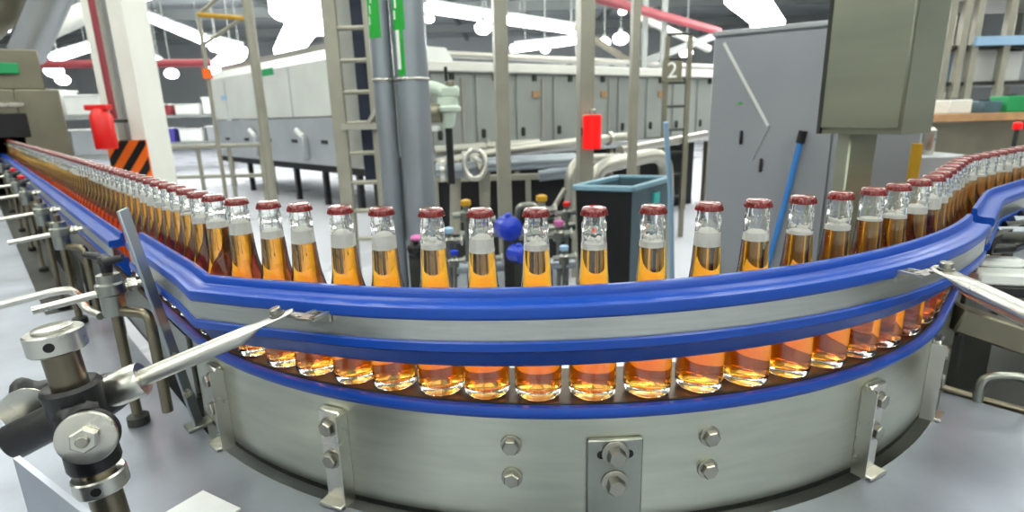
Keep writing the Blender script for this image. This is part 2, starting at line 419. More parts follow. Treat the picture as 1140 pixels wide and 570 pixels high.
# ------------------------------------------------------------------ guide rails
def railz(x): return 1.318+.03*(x-.05) if x > -.35 else 1.306
UP_SEC = [(0, 0), (.005, -.0002), (.0068, -.002), (.0078, -.0095), (.0105, -.0120), (.020, -.0130), (.0265, -.0128), (.0292, -.0142), (.0302, -.0165), (.0300, -.0255), (.0275, -.0285), (.0, -.0285)]
LO_SEC = [(.0, -.053), (.0255, -.053), (.0285, -.0525), (.0302, -.0545), (.0302, -.0635), (.0275, -.066), (.022, -.0665), (.018, -.071), (.011, -.087), (.006, -.0915), (.0, -.0915)]
FA_SEC = [(.0245, -.056), (.0265, -.056), (.0265, -.025), (.0245, -.025)]
def rail(name, path, label, fascia='band'):
    p = path[len(path)//2][0]
    t = thing(name, (p[0], p[1], p[2]-.1), label, 'guide rail', 'blue edged bottle guide rails')
    MB().sweep(path, UP_SEC).build('upper_guide', 'blue', t)
    MB().sweep(path, LO_SEC).build('lower_guide', 'blue', t)
    MB().sweep(path, FA_SEC).build('steel_band', fascia, t)
    return t
def miter(pts):
    out = []
    for i, p in enumerate(pts):
        a = Vector(pts[max(0, i-1)]); b = Vector(pts[min(len(pts)-1, i+1)]); p = Vector(p)
        d1 = (p-a).normalized() if i > 0 else (b-p).normalized(); d2 = (b-p).normalized() if i < len(pts)-1 else d1
        n1 = Vector((d1.y, -d1.x)); n2 = Vector((d2.y, -d2.x)); nn = (n1+n2).normalized(); nn = nn/max(.5, nn.dot(n1))
        out.append(((p.x, p.y, railz(p.x)), (nn.x, nn.y)))
    return out
pl0 = [tuple(lp(.78, .845)), tuple(lp(.62, .845)), tuple(lp(.5, .845)), (-.397, .703)]
k0 = Vector(pl0[-1])
arcp = [tuple(pol(radians(a), .848)) for a in [-113+(-45.2+113)*i/60 for i in range(61)]]
pl0 += [tuple(k0.lerp(Vector(arcp[0]), .5))]+arcp
# drop the straight's first points so that the run is from the splice towards the corner
start = lp(.22+.0, .845)
import itertools
def along(p): return (Vector(p)-Vector((CX, CY))).dot(tL)
sk = along((-.397, .703)); s_start = along((-.66, 1.035))
pl0 = [tuple(lp(s_start+(sk-s_start)*i/5, .845)) for i in range(5)]+[(-.397, .703)]+[tuple(k0.lerp(Vector(arcp[0]), .5))]+arcp
curve_rail = rail('curved_guide_rail', miter(pl0), 'curved steel guide rail with blue edges across the front, cornered at its left end')
# far left straight rail
plL = [tuple(lp(LEFT-.2-(LEFT-.2-.43)*i/24, .846)) for i in range(25)]
left_rail = rail('straight_guide_rail', [((p[0][0], p[0][1], 1.278), p[1]) for p in miter(plL)], 'straight blue guide rail running away to the machine at far left')
# splice plate between the two
ub = at(222, 474, z=1.0); ua = at(136, 233, y=.80)
spl = thing('upright_strip', (ub.x, ub.y, 1.0), 'flat grey steel strip standing slanted in the gap between the two left rails', 'strip')
MB().bar(ub, ua, .022, .005, bev=.001).build('strip', 'pipe', spl)
MB().box((ub.x, ub.y, 1.0035), (.04, .03, .006), rz=.8, bev=.001).build('foot', 'steel', spl)
for f in (.18, .36):
    q = ub.lerp(ua, f)+Vector((.002, -.004, 0)); bolt(spl, q, Vector((.4, -.9, 0)).normalized(), .006, .006)
# right-hand rail that bends away
pr = []
for i in range(41):
    s = LARC+.045+(2.1)*i/40; p, q = pathpt(s); o = .043; pr.append((p.x+q.x*o, p.y+q.y*o))
right_rail = rail('outgoing_guide_rail', [((p[0][0], p[0][1], 1.336), p[1]) for p in miter(pr)], 'blue guide rail that bends away along the outgoing bottles at right')

# ------------------------------------------------------------------ bottles
OUT = [(.0, .004), (.018, .003), (.0225, 0), (.0258, .0012), (.0281, .0042), (.0288, .009), (.0288, .083), (.0283, .092), (.0268, .103), (.0240, .1155), (.0210, .127), (.0185, .138), (.0170, .150), (.0158, .168), (.0149, .184), (.0142, .196), (.0139, .202), (.0143, .2035), (.0146, .2065), (.0144, .2095), (.0138, .2115), (.0131, .213), (.0129, .2235)]
INN = [(.0096, .2235), (.0102, .212), (.0116, .203), (.0120, .196), (.0126, .184), (.0135, .168), (.0147, .150), (.0162, .138), (.0187, .127), (.0217, .1155), (.0245, .103), (.0260, .092), (.0265, .083), (.0265, .016), (.0250, .0115), (.019, .0098), (.0, .0135)]
def prof_r(z):
    for (r0, z0), (r1, z1) in zip(INN, INN[1:]):
        if z1 <= z <= z0: return r0+(r1-r0)*(z-z0)/(z1-z0+1e-9)
    return INN[0][0]
G = MB().lathe(OUT+INN, n=36)
def liq_mesh(level):
    e = .0004
    pr = [(0, .0135-e), (.019, .0098-e), (.0250+e*.7, .0115-e*.7), (.0265+e, .016)]
    for r, z in reversed(INN):
        if z > .016 and z < level-.004: pr.append((r+e, z))
    pr += [(prof_r(level)+e, level), (0, level-.0006)]
    return MB().lathe(pr, n=36)
def foam_mesh(level, h, kind):
    rnd = random.Random(kind)
    b = level-.0006; pr = [(0, b), (prof_r(level)+.0003, level)]
    n = 5
    for i in range(1, n+1):
        z = level+h*i/n*.75; pr.append((prof_r(z)+.0003, z))
    z = level+h; rr = prof_r(z)
    dome = {'tall': .35, 'medium': .3, 'low': .2, 'bubbly': .5, 'thin': .1}[kind]
    pr += [(rr*.86, level+h*(.75+.25*.5)), (rr*.6, z), (rr*.25, z+h*.05), (0, z+h*.08)]
    ph = rnd.random()*6
    m = MB().lathe(pr, n=20, wob=lambda j, a: -.0012*(1+sin(3*a+ph)) if j > n+1 and j < len(pr)-1 else 0)
    if kind in ('bubbly', 'low'):
        for i in range(14 if kind == 'bubbly' else 6):
            a = rnd.random()*6.28; r_ = rr*.62*sqrt(rnd.random())+.001
            m.sphere((r_*cos(a), r_*sin(a), z+rnd.random()*.003), .0016+.0018*rnd.random(), 8)
        for i in range(9):
            a = 6.28*i/9+rnd.random()*.3
            m.sphere(((rr-.0022)*cos(a), (rr-.0022)*sin(a), z+.002+rnd.random()*.006), .0014+.0007*rnd.random(), 8)
    return m
CAPP = [(0, .2195), (.0136, .2195), (.0151, .2195), (.0155, .2200), (.0151, .2222), (.0146, .2248), (.0139, .2270), (.0126, .2284), (.0100, .2291), (0, .2294)]
def capwob(j, a): return .00055*cos(21*a) if 1 <= j <= 4 else 0
KINDS = {'tall': (.178, .022), 'medium': (.180, .0125), 'low': (.182, .006), 'bubbly': (.181, .009), 'thin': (.186, .004)}
PROTO = {}
def make_bottle(kind):
    lv, h = KINDS[kind]
    t = thing('beverage_bottle', (0, 0, 0), '', 'bottle', 'capped bottles on the conveyor')
    if not PROTO:
        g = MB().lathe(OUT+INN, n=36).build('glass', 'glass', t)
        c = MB().lathe(CAPP, n=84, wob=capwob).build('crown_cap', 'cap', t)
        PROTO['g'] = g.data; PROTO['c'] = c.data
    else:
        for nm, k in (('glass', 'g'), ('crown_cap', 'c')):
            o = bpy.data.objects.new(nm, PROTO[k]); COL.objects.link(o); o.parent = t
    liq_mesh(lv).build('amber_drink', 'liquid', t)
    foam_mesh(lv, h, kind).build('foam', 'foam', t)
    return t
def copy_tree(o):
    c = o.copy(); COL.objects.link(c)
    for chd in o.children:
        d = chd.copy(); COL.objects.link(d); d.parent = c
    return c
caps_px = [(248, 218, 'medium'), (272, 222, 'tall'), (306, 226, 'medium'), (342.7, 227.5, 'tall'), (385.3, 230.6, 'tall'), (430, 232, 'tall'), (484.6, 233.4, 'bubbly'), (536.6, 233, 'tall'), (597, 232.5, 'bubbly'), (659, 231, 'bubbly'), (722.4, 229.2, 'bubbly'), (783, 226.5, 'tall'), (833.6, 222.6, 'medium'), (883.9, 219.2, 'low'), (926, 215, 'bubbly'), (963, 210.7, 'thin'), (993.4, 206.5, 'low'), (1019.4, 201.7, 'medium'), (1036, 197, 'tall')]
ss = []
for px, py, k in caps_px:
    p = at(px, py, z=1.393); a = atan2(p.y-CY, p.x-CX)
    s = (a-A0)*RP if a > A0 else -((Vector((p.x, p.y))-pol(A0, RP)).dot(tL))
    ss.append([s, k])
for it in range(200):
    for i in range(len(ss)-1):
        d = ss[i+1][0]-ss[i][0]
        if d < .0588: e = (.0588-d)/2; ss[i][0] -= e; ss[i+1][0] += e
ORD = ['first', 'second', 'third', 'fourth', 'fifth', 'sixth', 'seventh', 'eighth', 'ninth', 'tenth', 'eleventh', 'twelfth', 'thirteenth', 'fourteenth', 'fifteenth', 'sixteenth', 'seventeenth', 'eighteenth', 'nineteenth', 'twentieth', 'twenty-first', 'twenty-second', 'twenty-third']
FW = {'tall': 'tall white foam', 'medium': 'a white foam head', 'low': 'low foam', 'bubbly': 'loose bubbly foam', 'thin': 'a thin foam line'}
proto = {}
used = set()
def place_bottle(s, kind, label):
    if kind not in proto: proto[kind] = make_bottle(kind); o = proto[kind]
    else: o = copy_tree(proto[kind])
    p, q = pathpt(s); o.location = (p.x, p.y, ZB); o.rotation_euler = (0, 0, random.random()*6.28); o['label'] = label
    return o
for i, (s, k) in enumerate(ss):
    place_bottle(s, k, f'amber bottle with {FW[k]}, {ORD[i]} right of the blue rail corner')
kk = ['medium', 'tall', 'low', 'medium', 'thin']
s = ss[0][0]; i = 0
while s > -LEFT+.12:
    s -= .0615 if i < 12 else .0592+random.random()*.0012
    k = random.choice(kk)
    if i < 9: lab = f'amber bottle with {FW[k]}, {ORD[i]} left of the blue rail corner'
    elif i < 34: lab = 'blurred red-capped amber bottle in the left line before the hazard striped column'
    else: lab = 'far blurred amber bottle in the tight line near the left machine mouth'
    place_bottle(s, k, lab); i += 1
s = ss[-1][0]; i = 0
while s < RIGHT_END-.1:
    s += .0590+random.random()*.0006
    k = random.choice(kk)
    if i < 3: lab = f'amber bottle with {FW[k]}, {ORD[len(ss)+i]} right of the blue rail corner'
    else: lab = 'red-capped amber bottle packed in the outgoing line at right beyond the rail joint'
    place_bottle(s, k, lab); i += 1

#BACKGROUND#
# ------------------------------------------------------------------ guide rod clamps in front
def ortho(d, ref):
    d = Vector(d).normalized(); r = Vector(ref); return (r-d*r.dot(d)).normalized()
Pp = at(57, 374, y=.50)                                   # top of the near left post
st = thing('guide_rod_stand', (Pp.x, Pp.y, 1.0), 'steel post with two ring collars and a black cross clamp at left front', 'stand')
ax = Pp.x; ay = Pp.y; zt = Pp.z+.004
MB().lathe([(.0155, 1.0), (.0155, zt+.004)], (ax, ay, 0), n=28).build('post', 'post', st)
MB().lathe([(.028, 1.0), (.028, 1.008), (.017, 1.012)], (ax, ay, 0), n=28).build('post_foot', 'steel', st)
def collar(z0, z1, nm):
    m = MB().lathe([(.0155, z0), (.0230, z0), (.0245, z0+.0015), (.0245, z1-.0015), (.0230, z1), (.0155, z1)], (ax, ay, 0), n=36)
    c = m.build(nm, 'satin', st)
    d = Vector((.45, -.89, 0)).normalized(); p = Vector((ax, ay, (z0+z1)/2))+d*.0243
    MB().lathe([(.0045, 0), (.0045, .0008), (.0035, .0009)], p, d, 16).build('set_screw', 'darkhole', c)
    return c
collar(zt-.018, zt+.003, 'top_collar')
MB().lathe([(.0165, zt+.0032), (.0165, zt+.0060), (.015, zt+.0068)], (ax, ay, 0), n=32).build('end_plug', 'satin', st)
zc = at(100, 482, y=.48).z                                # clamp height
collar(zc-.075, zc-.056, 'lower_collar')
# rod that runs from the clamp to the rail tab
E1 = Vector((*pol(radians(-112.2), .899), 0)); E1.z = at(346, 350, y=E1.y).z
rodA = at(150, 428, y=.535); rdir = (E1-rodA).normalized()
# black cross clamp
bd = ortho(rdir, (0, 0, 1)); side = rdir.cross(Vector((0, 0, 1))).normalized()
if side.y > 0: side = -side                                # towards the camera
cl0 = Vector((ax, ay, zc+.012))
m = MB().lathe([(.0155, -.060), (.0225, -.060), (.0240, -.056), (.0225, -.018), (.0235, 0), (.0245, .018), (.026, .028), (.0235, .032), (.0155, .026)], cl0, n=30)
cb = m.build('clamp_body', 'black', st)
rc = cl0+Vector((0, 0, -.005))-side*.034                    # rod centre passes behind the post
A1p = rc-rdir*.13
cpos = (at(137, 433, y=.53)-A1p).dot(rdir)
se = max(.03, cpos-.13-.019)
m = MB().lathe([(.0175, -.080), (.0190, -.078), (.0185, -.02), (.024, 0), (.0215, .02), (.0195, se-.003), (.0185, se)], rc, rdir, n=26)
m.build('rod_sleeve', 'black', cb)
wd = Vector((.36, -.92, .14)).normalized()
m = MB().bar(rc, cl0, .034, .044, bev=.008).bar(cl0, cl0+wd*.026+Vector((.008, 0, -.010)), .036, .044, bev=.008); m.build('clamp_bridge', 'black', cb)
wc = cl0+wd*.034+Vector((.016, 0, -.016))
m = MB().lathe([(.023, -.016), (.0255, -.010), (.0255, -.002), (.0245, 0)], wc, wd, n=30); m.build('boss', 'black', cb)
m = MB().lathe([(.0255, 0), (.0258, .001), (.025, .0028), (.024, .0032), (.006, .0022)], wc, wd, n=40); wsh = m.build('washer', 'satin', cb)
m = MB().hexa(wc+wd*.003, wd, .0125, .008, .4); m.build('nut', 'satin', wsh)
m = MB().lathe([(.0055, .010), (.0055, .0135), (.0045, .0145)], wc, wd, n=18); m.build('bolt_end', 'bolt', wsh)
# back wing knob
kc = at(22, 446, y=.545)
m = MB().lathe([(.013, -.006), (.023, 0), (.027, .006), (.027, .014), (.022, .018)], kc, -side, n=36, wob=lambda j, a: .004*cos(5*a) if 1 <= j <= 4 else 0)
kn = m.build('grip_knob', 'black', st)
m = MB().lathe([(.024, 0), (.024, .002)], kc+side*.007, side, n=30); m.build('knob_washer', 'satin', kn)
st.location.x += .0245; st.rotation_euler = (0, -.07, 0)   # the post leans a little
# the rod itself (moves with the rail once the clamp is loose)
def guide_rod(name, A, E, label, tipn, tabang, r=.0095, collar_at=None, tab=True):
    d = (E-A).normalized(); L = (E-A).length
    t = thing(name, A, label, 'rod', 'rail guide rods')
    u = Vector((0, 0, 1)); w = d.cross(u).normalized(); u2 = w.cross(d)
    n = 22; vs = []; fs = []; secs = []
    for s, kr, hh, dz in ((0, 1, 1, 0), (L-.075, 1, 1, 0), (L-.062, 1.02, .98, 0), (L-.050, 1.08, .78, .0015), (L-.040, 1.12, .45, .0035), (L-.030, 1.15, .27, .0045), (L-.012, 1.15, .25, .0045), (L-.002, .9, .25, .0045), (L+.003, .45, .25, .0045)):
        secs.append((A+d*s, r*kr, r*hh, dz))
    for c, rw, rh, dz in secs:
        for k in range(n):
            a = 2*pi*k/n; vs.append(c+w*cos(a)*rw+u2*(sin(a)*rh+dz))
    for i in range(len(secs)-1):
        for k in range(n): fs.append((i*n+k, i*n+(k+1) % n, (i+1)*n+(k+1) % n, (i+1)*n+k))
    fs += [tuple(range(n-1, -1, -1)), tuple((len(secs)-1)*n+k for k in range(n))]
    MB().add(vs, fs).build('rod', 'satin', t)
    top = A+d*(L-.014)+u2*(.0045+r*.25)
    m = MB().lathe([(.0085, 0), (.0085, .0016), (.0065, .0018), (.0068, .0075), (.0058, .0088)], top, u2, n=20); m.build('tip_bolt', 'bolt', t)
    if collar_at is not None:
        q = A+d*collar_at
        m = MB().lathe([(r, -.018), (r*1.85, -.018), (r*1.95, -.0165), (r*1.95, .015), (r*1.8, .018), (r, .018)], q, d, n=32)
        m.build('rod_collar', 'satin', t)
    return t
guide_rod('guide_rod', A1p, E1, 'pale steel rod from the black left clamp up to the curved rail', None, None, collar_at=cpos)
# right rod
E2 = Vector((*pol(radians(-63.6), .902), 0)); E2.z = at(1012, 303, y=E2.y).z
B2 = at(1190, 374, y=.44)
guide_rod('guide_rod', B2, E2, 'pale steel rod entering at the right edge and bolted to the curved rail', None, None, r=.0105)
# the tabs on the band
for ang, E in ((-112.2, E1), (-63.6, E2)):
    a = radians(ang); n = Vector((cos(a), sin(a), 0)); tg = Vector((-n.y, n.x, 0)); sg = 1 if ang < -90 else -1
    base = Vector((*pol(a, .8752), E.z-.001))
    o = Vector((0, 0, 0)); m = MB()
    q = base+tg*(sg*.022)
    for off in (0, .019):
        m.bar(q+tg*(off-.0095)+Vector((0, 0, 0)), q+tg*(off-.0095)+n*.030, .0045, .003)
    m.bar(q+n*.028-tg*.0118, q+n*.028+tg*.0118, .006, .003)
    m.bar(q+n*.002-tg*.0118+Vector((0, 0, -.005)), q+n*.002+tg*.0118+Vector((0, 0, -.005)), .004, .012)
    m.bar(q+n*.022-tg*(sg*.040), q+n*.022+tg*(sg*.004), .013, .0025)
    m.build('slotted_tab', 'satin', curve_rail)

# upright plate edge and paper on the deck
a, b = at(14, 510, y=.45), at(100, 578, y=.40)
m = MB(); d = (b-a).normalized(); a2 = a; b2 = b+d*.05
m.add([(a2.x, a2.y, 1.0), (b2.x, b2.y, 1.0), (b2.x, b2.y, b2.z), (a2.x, a2.y, a2.z), (a2.x+.003, a2.y+.004, 1.0), (b2.x+.003, b2.y+.004, 1.0), (b2.x+.003, b2.y+.004, b2.z), (a2.x+.003, a2.y+.004, a2.z)],
      [(0, 1, 2, 3), (7, 6, 5, 4), (0, 4, 5, 1), (1, 5, 6, 2), (2, 6, 7, 3), (3, 7, 4, 0)])
tag(m.build('splash_plate', 'deck', smooth=False), 'upright grey plate with a bright slanting top edge under the left clamp', 'plate')
pc = [at(226, 546, z=1.003), at(268, 566, z=1.003), at(215, 600, z=1.003), at(178, 574, z=1.003)]
tag(MB().prism([(p.x, p.y) for p in pc], 1.0002, 1.0035).build('paper_sheet', 'paper', smooth=False), 'sheet of white paper lying on the grey deck at the bottom left', 'paper')

# ------------------------------------------------------------------ supports along the left rail
def support(s, label, knob=True, big=False):
    t = thing('rail_support', (*lp(s, .925), 1.0), label, 'rail support', 'clamped supports beside the left rail')
    c = lp(s, .925); c = Vector((c.x, c.y, 0)); n3 = Vector((nL.x, nL.y, 0)); g3 = Vector((tL.x, tL.y, 0))
    zf = 1.0 if s < .9 else .925
    MB().lathe([(.008, zf), (.008, 1.285)], c, n=14).build('post', 'post', t)
    MB().lathe([(.017, zf+.0005), (.017, zf+.015), (.009, zf+.02)], c, n=16).build('foot', 'darksteel', t)
    m = MB().lathe([(.008, 1.20), (.0165, 1.20), (.0175, 1.203), (.0175, 1.233), (.021, 1.236), (.021, 1.252), (.0175, 1.255), (.0165, 1.268), (.008, 1.270)], c, n=20); m.build('clamp', 'steel', t)
    z = 1.244
    m = MB().tube([c-n3*.046+Vector((0, 0, z)), c+n3*.10+Vector((0, 0, z-.012))], .0062, 12); m.build('cross_rod', 'satin', t)
    m = MB().hexa(c-n3*.035+Vector((0, 0, z)), n3, .0115, .012); m.build('nut', 'satin', t)
    m = MB().tube(rounded([c+Vector((0, 0, 1.205)), c-n3*.02-g3*.03+Vector((0, 0, 1.205)), c-n3*.036-g3*.055+Vector((0, 0, 1.204)), c-n3*.036-g3*.055+Vector((0, 0, 1.03))], .02), .0085, 12); m.build('elbow_arm', 'post', t)
    if knob:
        k = c+Vector((0, 0, 1.287))
        m = MB().lathe([(.008, -.016), (.010, 0), (.012, .004), (.009, .010)], k, n=16); kb = m.build('wing_knob', 'black', t)
        m = MB(); m.tube([k-g3*.034-n3*.02+Vector((0, 0, .010)), k-g3*.02+Vector((0, 0, .004)), k+Vector((0, 0, .004)), k+g3*.02+Vector((0, 0, .004)), k+g3*.034+n3*.02+Vector((0, 0, .012))], [.005, .0075, .009, .0075, .005], 10); m.build('wing', 'black', kb)
    return t
support(.10, 'rail support with a black wing knob, nearest in front of the left rail end')
for i, s in enumerate((.80, 1.28, 1.95, 2.5, 3.2, 4.2)):
    t = support(s, ['second rail support from the near black wing knob, beside the left rail', 'third rail support from the near black wing knob, beside the left rail', 'fourth rail support from the near black wing knob, beside the left rail', 'fifth rail support from the near black wing knob, beside the left rail', 'sixth rail support from the near black wing knob, beside the left rail', 'farthest rail support beside the left rail'][i], knob=i > 1)
    if i in (2, 3):
        c = lp(s+.03, .925); MB().lathe([(.006, 1.30), (.012, 1.302), (.012, 1.312), (.006, 1.315)], (c.x, c.y, 0), n=14).build('red_button', 'red', t)
tag(MB().tube(rounded([at(-40, 350, y=.95), at(60, 325, y=1.0), at(82, 322, y=1.02), at(96, 345, y=1.02), at(112, 352, y=.99)], .03), .0075, 12).build('bent_rod', 'satin'), 'thin bent steel rod crossing the deck at the left edge', 'rod')
trp = [tuple(lp(SLOT, .868)), tuple(lp(SLOT, .98)), tuple(lp(5.7, .98)), tuple(lp(5.7, .868))]
tag(MB().prism(trp, .918, .925).build('drip_tray', 'darksteel', smooth=False), 'dark tray sunk between the deck plate and the left conveyor', 'tray')

# ------------------------------------------------------------------ right side under the outgoing line
def rp(s, off): p, q = pathpt(LARC+s); return Vector((p.x+q.x*off, p.y+q.y*off, 0))
t = thing('machine_base', (*rp(.55, .35).xy, 0), 'dark machine base in the pit under the right-hand line', 'machine base')
MB().prism([tuple(rp(.38, -.15).xy), tuple(rp(.38, .09).xy), tuple(rp(.12, .09).xy), tuple(rp(.12, 2.4).xy), tuple(rp(1.9, 2.4).xy), tuple(rp(1.9, -.15).xy)], .0, .80).build('body', 'darksteel', t)
m = MB(); a, b = at(1062, 352, y=1.02), at(1160, 385, y=.98)
m.bar(a, b, .05, .05, bev=.004); m.build('cross_beam', 'hood', t)
for k in range(3):
    p = rp(.35+.35*k, .42); MB().box((p.x, p.y, .95), (.04, .04, .3)).build('upright', 'darksteel', t)
m = MB().tube([at(1040, 428, y=.905), at(1098, 446, y=.86), at(1180, 468, y=.80)], .006, 12)
tag(m.build('edge_pipe', 'post'), 'thin steel pipe along the rim of the right deck', 'pipe')
m = MB().tube(rounded([at(1088, 451, y=.86), at(1092, 417, y=.862), at(1150, 420, y=.84), at(1150, 455, y=.83)], .035), .0075, 12)
tag(m.build('lift_handle', 'steel'), 'bent steel grab handle standing on the right deck rim', 'handle')
wh = thing('guide_block', at(1115, 318, y=.95), 'bright white plastic guide block beyond the right rod', 'block')
c = at(1118, 308, y=.95)
MB().box(c, (.10, .05, .022), rz=-.25, bev=.004).build('lower_block', 'label_white', wh)
MB().box(c+Vector((.012, .03, .02)), (.07, .03, .016), rz=-.25, bev=.004).build('upper_block', 'label_white', wh)
MB().box(c+Vector((0, -.005, -.022)), (.07, .04, .02), rz=-.25, bev=.003).build('mount', 'black', wh)
gk = thing('grip_handle', at(1100, 278, y=1.0), 'black cylinder grip sticking out beside the right rail joint', 'handle')
MB().tube([at(1100, 277, y=.95), at(1104, 277, y=.95), at(1124, 276, y=.95), at(1128, 276, y=.95)], [.007, .0095, .0095, .007], 16).build('grip', 'black', gk)
MB().tube([at(1086, 279, y=.93), at(1101, 277, y=.95)], .005, 10).build('stem', 'steel', gk)
MB().box(at(1086, 284, y=.935), (.012, .014, .06), rz=.7, bev=.002).build('joint_plate', 'satin', gk)
m2 = thing('roller_frame', at(1120, 262, y=1.3), 'small dark roller bed beyond the right rail', 'roller bed')
for k in range(6):
    a = at(1100+k*9, 264-k*6, y=.97+.03*k); MB().tube([a, a+Vector((.14, -.03, .0))], .010, 12).build('roller', ['darksteel', 'pipe'][k % 2], m2)
MB().bar(at(1100, 274, y=.94), at(1160, 244, y=1.1), .012, .03).build('side_bar', 'darksteel', m2)
MB().bar(at(1122, 290, y=1.0), at(1190, 262, y=1.15), .012, .03).build('side_bar', 'pipe', m2)
MB().box(at(1115, 285, y=1.06)-Vector((0, -.1, .2)), (.04, .04, .34)).build('leg', 'darksteel', m2)

# ------------------------------------------------------------------ background: posts, pipes, ladder
def gpost(name, x0, x1, dia, y, label, cat='post', mt='postgrey', ztop=4.2, square=False, yb=240):
    a = at(x0, 0, y=y); b = at(x1, yb, y=y); x = (a.x+b.x)/2
    if square: m = MB().box((x, y, ztop/2), (dia, dia, ztop), rz=.2, bev=.004)
    else: m = MB().lathe([(dia/2, 0), (dia/2, ztop)], (x, y, 0), n=24)
    t = thing(name, (x, y, 0), label, cat)
    m.build('shaft', mt, t)
    MB().box((x, y, .006), (dia*2.2, dia*2.2, .012)).build('base_plate', 'darksteel', t)
    return t
gpost('steel_post', 558, 560, .090, 4.0, 'square grey steel post in the middle, before the valve pipework', square=True)
p650 = gpost('steel_post', 653, 650, .093, 3.72, 'square grey steel post carrying the red warning light', square=True)
gpost('steel_post', 706, 704, .055, 4.0, 'thin grey post just right of the red warning light', square=True)
gpost('steel_post', 279, 303, .082, 5.0, 'slim grey pole in front of the big pale tank at left', mt='postgrey')
t = thing('warning_light', at(658, 164, y=3.58), 'bright red warning light fixed on the middle steel post', 'warning light')
c = at(659, 147, y=3.58)
MB().lathe([(.053, -.105), (.058, -.10), (.058, .10), (.051, .106)], c, n=28).build('lens', 'redlamp', t)
MB().lathe([(.022, .106), (.022, .135), (.015, .14)], c, n=18).build('cap', 'satin', t)
MB().bar(c+Vector((-.02, .045, 0)), c+Vector((-.045, .09, 0)), .03, .05).build('bracket', 'darksteel', t)
for nm, xa, xb, dia, lab, sp in (('vertical_duct', 424, 436, .108, 'narrower of the two tall steel pipes with green labels', .6), ('vertical_duct', 457.5, 465, .172, 'wider of the two tall steel pipes with green labels', .6)):
    a = at(xa, 0, y=3.0); b = at(xb, 250, y=3.0); x = (a.x+b.x)/2
    t = thing(nm, (x, 3.0, 0), lab, 'pipe')
    MB().lathe([(dia/2, 0), (dia/2, 4.4)], (x, 3.0, 0), n=36).build('pipe', 'pipe', t)
    MB().lathe([(dia/2+.004, 1.68), (dia/2+.006, 1.683), (dia/2+.006, 1.69), (dia/2+.004, 1.693)], (x, 3.0, 0), n=36).build('joint_ring', 'satin', t)
    def wrap(a0, a1, z0, z1, mt, nm2, par, e=.0015):
        m = MB(); vs = []; n = 12
        for r in (dia/2+.0003, dia/2+e):
            for z in (z0, z1):
                for k in range(n+1):
                    q = a0+(a1-a0)*k/n; vs.append((x+r*cos(q), 3.0+r*sin(q), z))
        N = n+1; fs = []
        for k in range(n): fs += [(2*N+k, 2*N+k+1, 3*N+k+1, 3*N+k), (k, N+k, N+k+1, k+1), (k, k+1, 2*N+k+1, 2*N+k), (N+k, 3*N+k, 3*N+k+1, N+k+1)]
        fs += [(0, 2*N, 3*N, N), (n, N+n, 3*N+n, 2*N+n)]
        return m.add(vs, fs).build(nm2, mt, par)
    if dia < .15:
        zl = at(420, 42, y=2.95).z; gl = wrap(radians(-150), radians(-72), zl, zl+.6, 'greenlabel', 'label', t)
        for k in range(3): wrap(radians(-135+k*8), radians(-128+k*8), zl+.06+.05*k, zl+.10+.05*k, 'label_white', 'label_mark', gl, .002)
    else:
        zl = at(448, 33, y=2.92).z; zb = at(450, 84, y=2.92).z; gl = wrap(radians(-138), radians(-92), zl, zl+.6, 'greenlabel', 'label', t)
        wrap(radians(-130), radians(-100), zb, zl, 'greenlabel', 'arrow_label', t)
        wrap(radians(-128), radians(-114), zb+.03, zl, 'label_white', 'arrow_mark', t, .002)
        for k in range(2): wrap(radians(-132+k*6), radians(-124+k*6), zl+.05+.05*k, zl+.09+.05*k, 'label_white', 'label_mark', gl, .002)
# ladder
LY = 4.9
def atY(px, py, y=LY): return at(px, py, y=y)
t = thing('wall_ladder', (atY(395, 200).x, LY, 0), 'tall grey steel ladder with a navy cable tray behind it', 'ladder')
xl = (atY(369, 0).x+atY(381, 200).x)/2; xr = (atY(408, 0).x+atY(417, 130).x)/2
MB().box((xl, LY, 2.1), (.115, .06, 4.2), bev=.004).build('side_rail', 'postgrey', t)
MB().box((xr, LY, 2.1), (.06, .06, 4.2), bev=.004).build('side_rail', 'postgrey', t)
zz = [atY(395, y).z for y in (31, 66, 102, 137)]; dz = (zz[0]-zz[3])/3
for k in range(-4, 6):
    z = zz[3]+dz*k
    if z > .2: MB().tube([(xl, LY, z), (xr, LY, z)], .02, 12).build('rung', 'postgrey', t)
MB().bar((xl+.03, LY-.06, zz[3]-.03), (xr+.13, LY-.06, zz[3]-.03), .05, .05).build('bracket_arm', 'whitepipe', t)
MB().bar((xl+.26, LY-.06, zz[3]), (xr+.10, LY-.06, zz[3]+.22), .04, .03).build('brace', 'whitepipe', t)
cb_ = thing('cable_tray', ((xl+xr)/2+.05, LY+.25, 0), 'dark navy vertical cable channel seen through the ladder', 'cable tray')
MB().box(((xl+xr)/2+.035, LY+.16, 2.55), (.10, .07, 3.2), bev=.004).build('channel', 'navy', cb_)
MB().box(((xl+xr)/2+.0, LY+.22, 2.62), (.36, .05, 3.1)).build('back_strip', 'tank', cb_)
MB().box(((xl+xr)/2+.06, LY+.24, .49), (.05, .05, 1.1)).build('foot', 'darksteel', cb_)
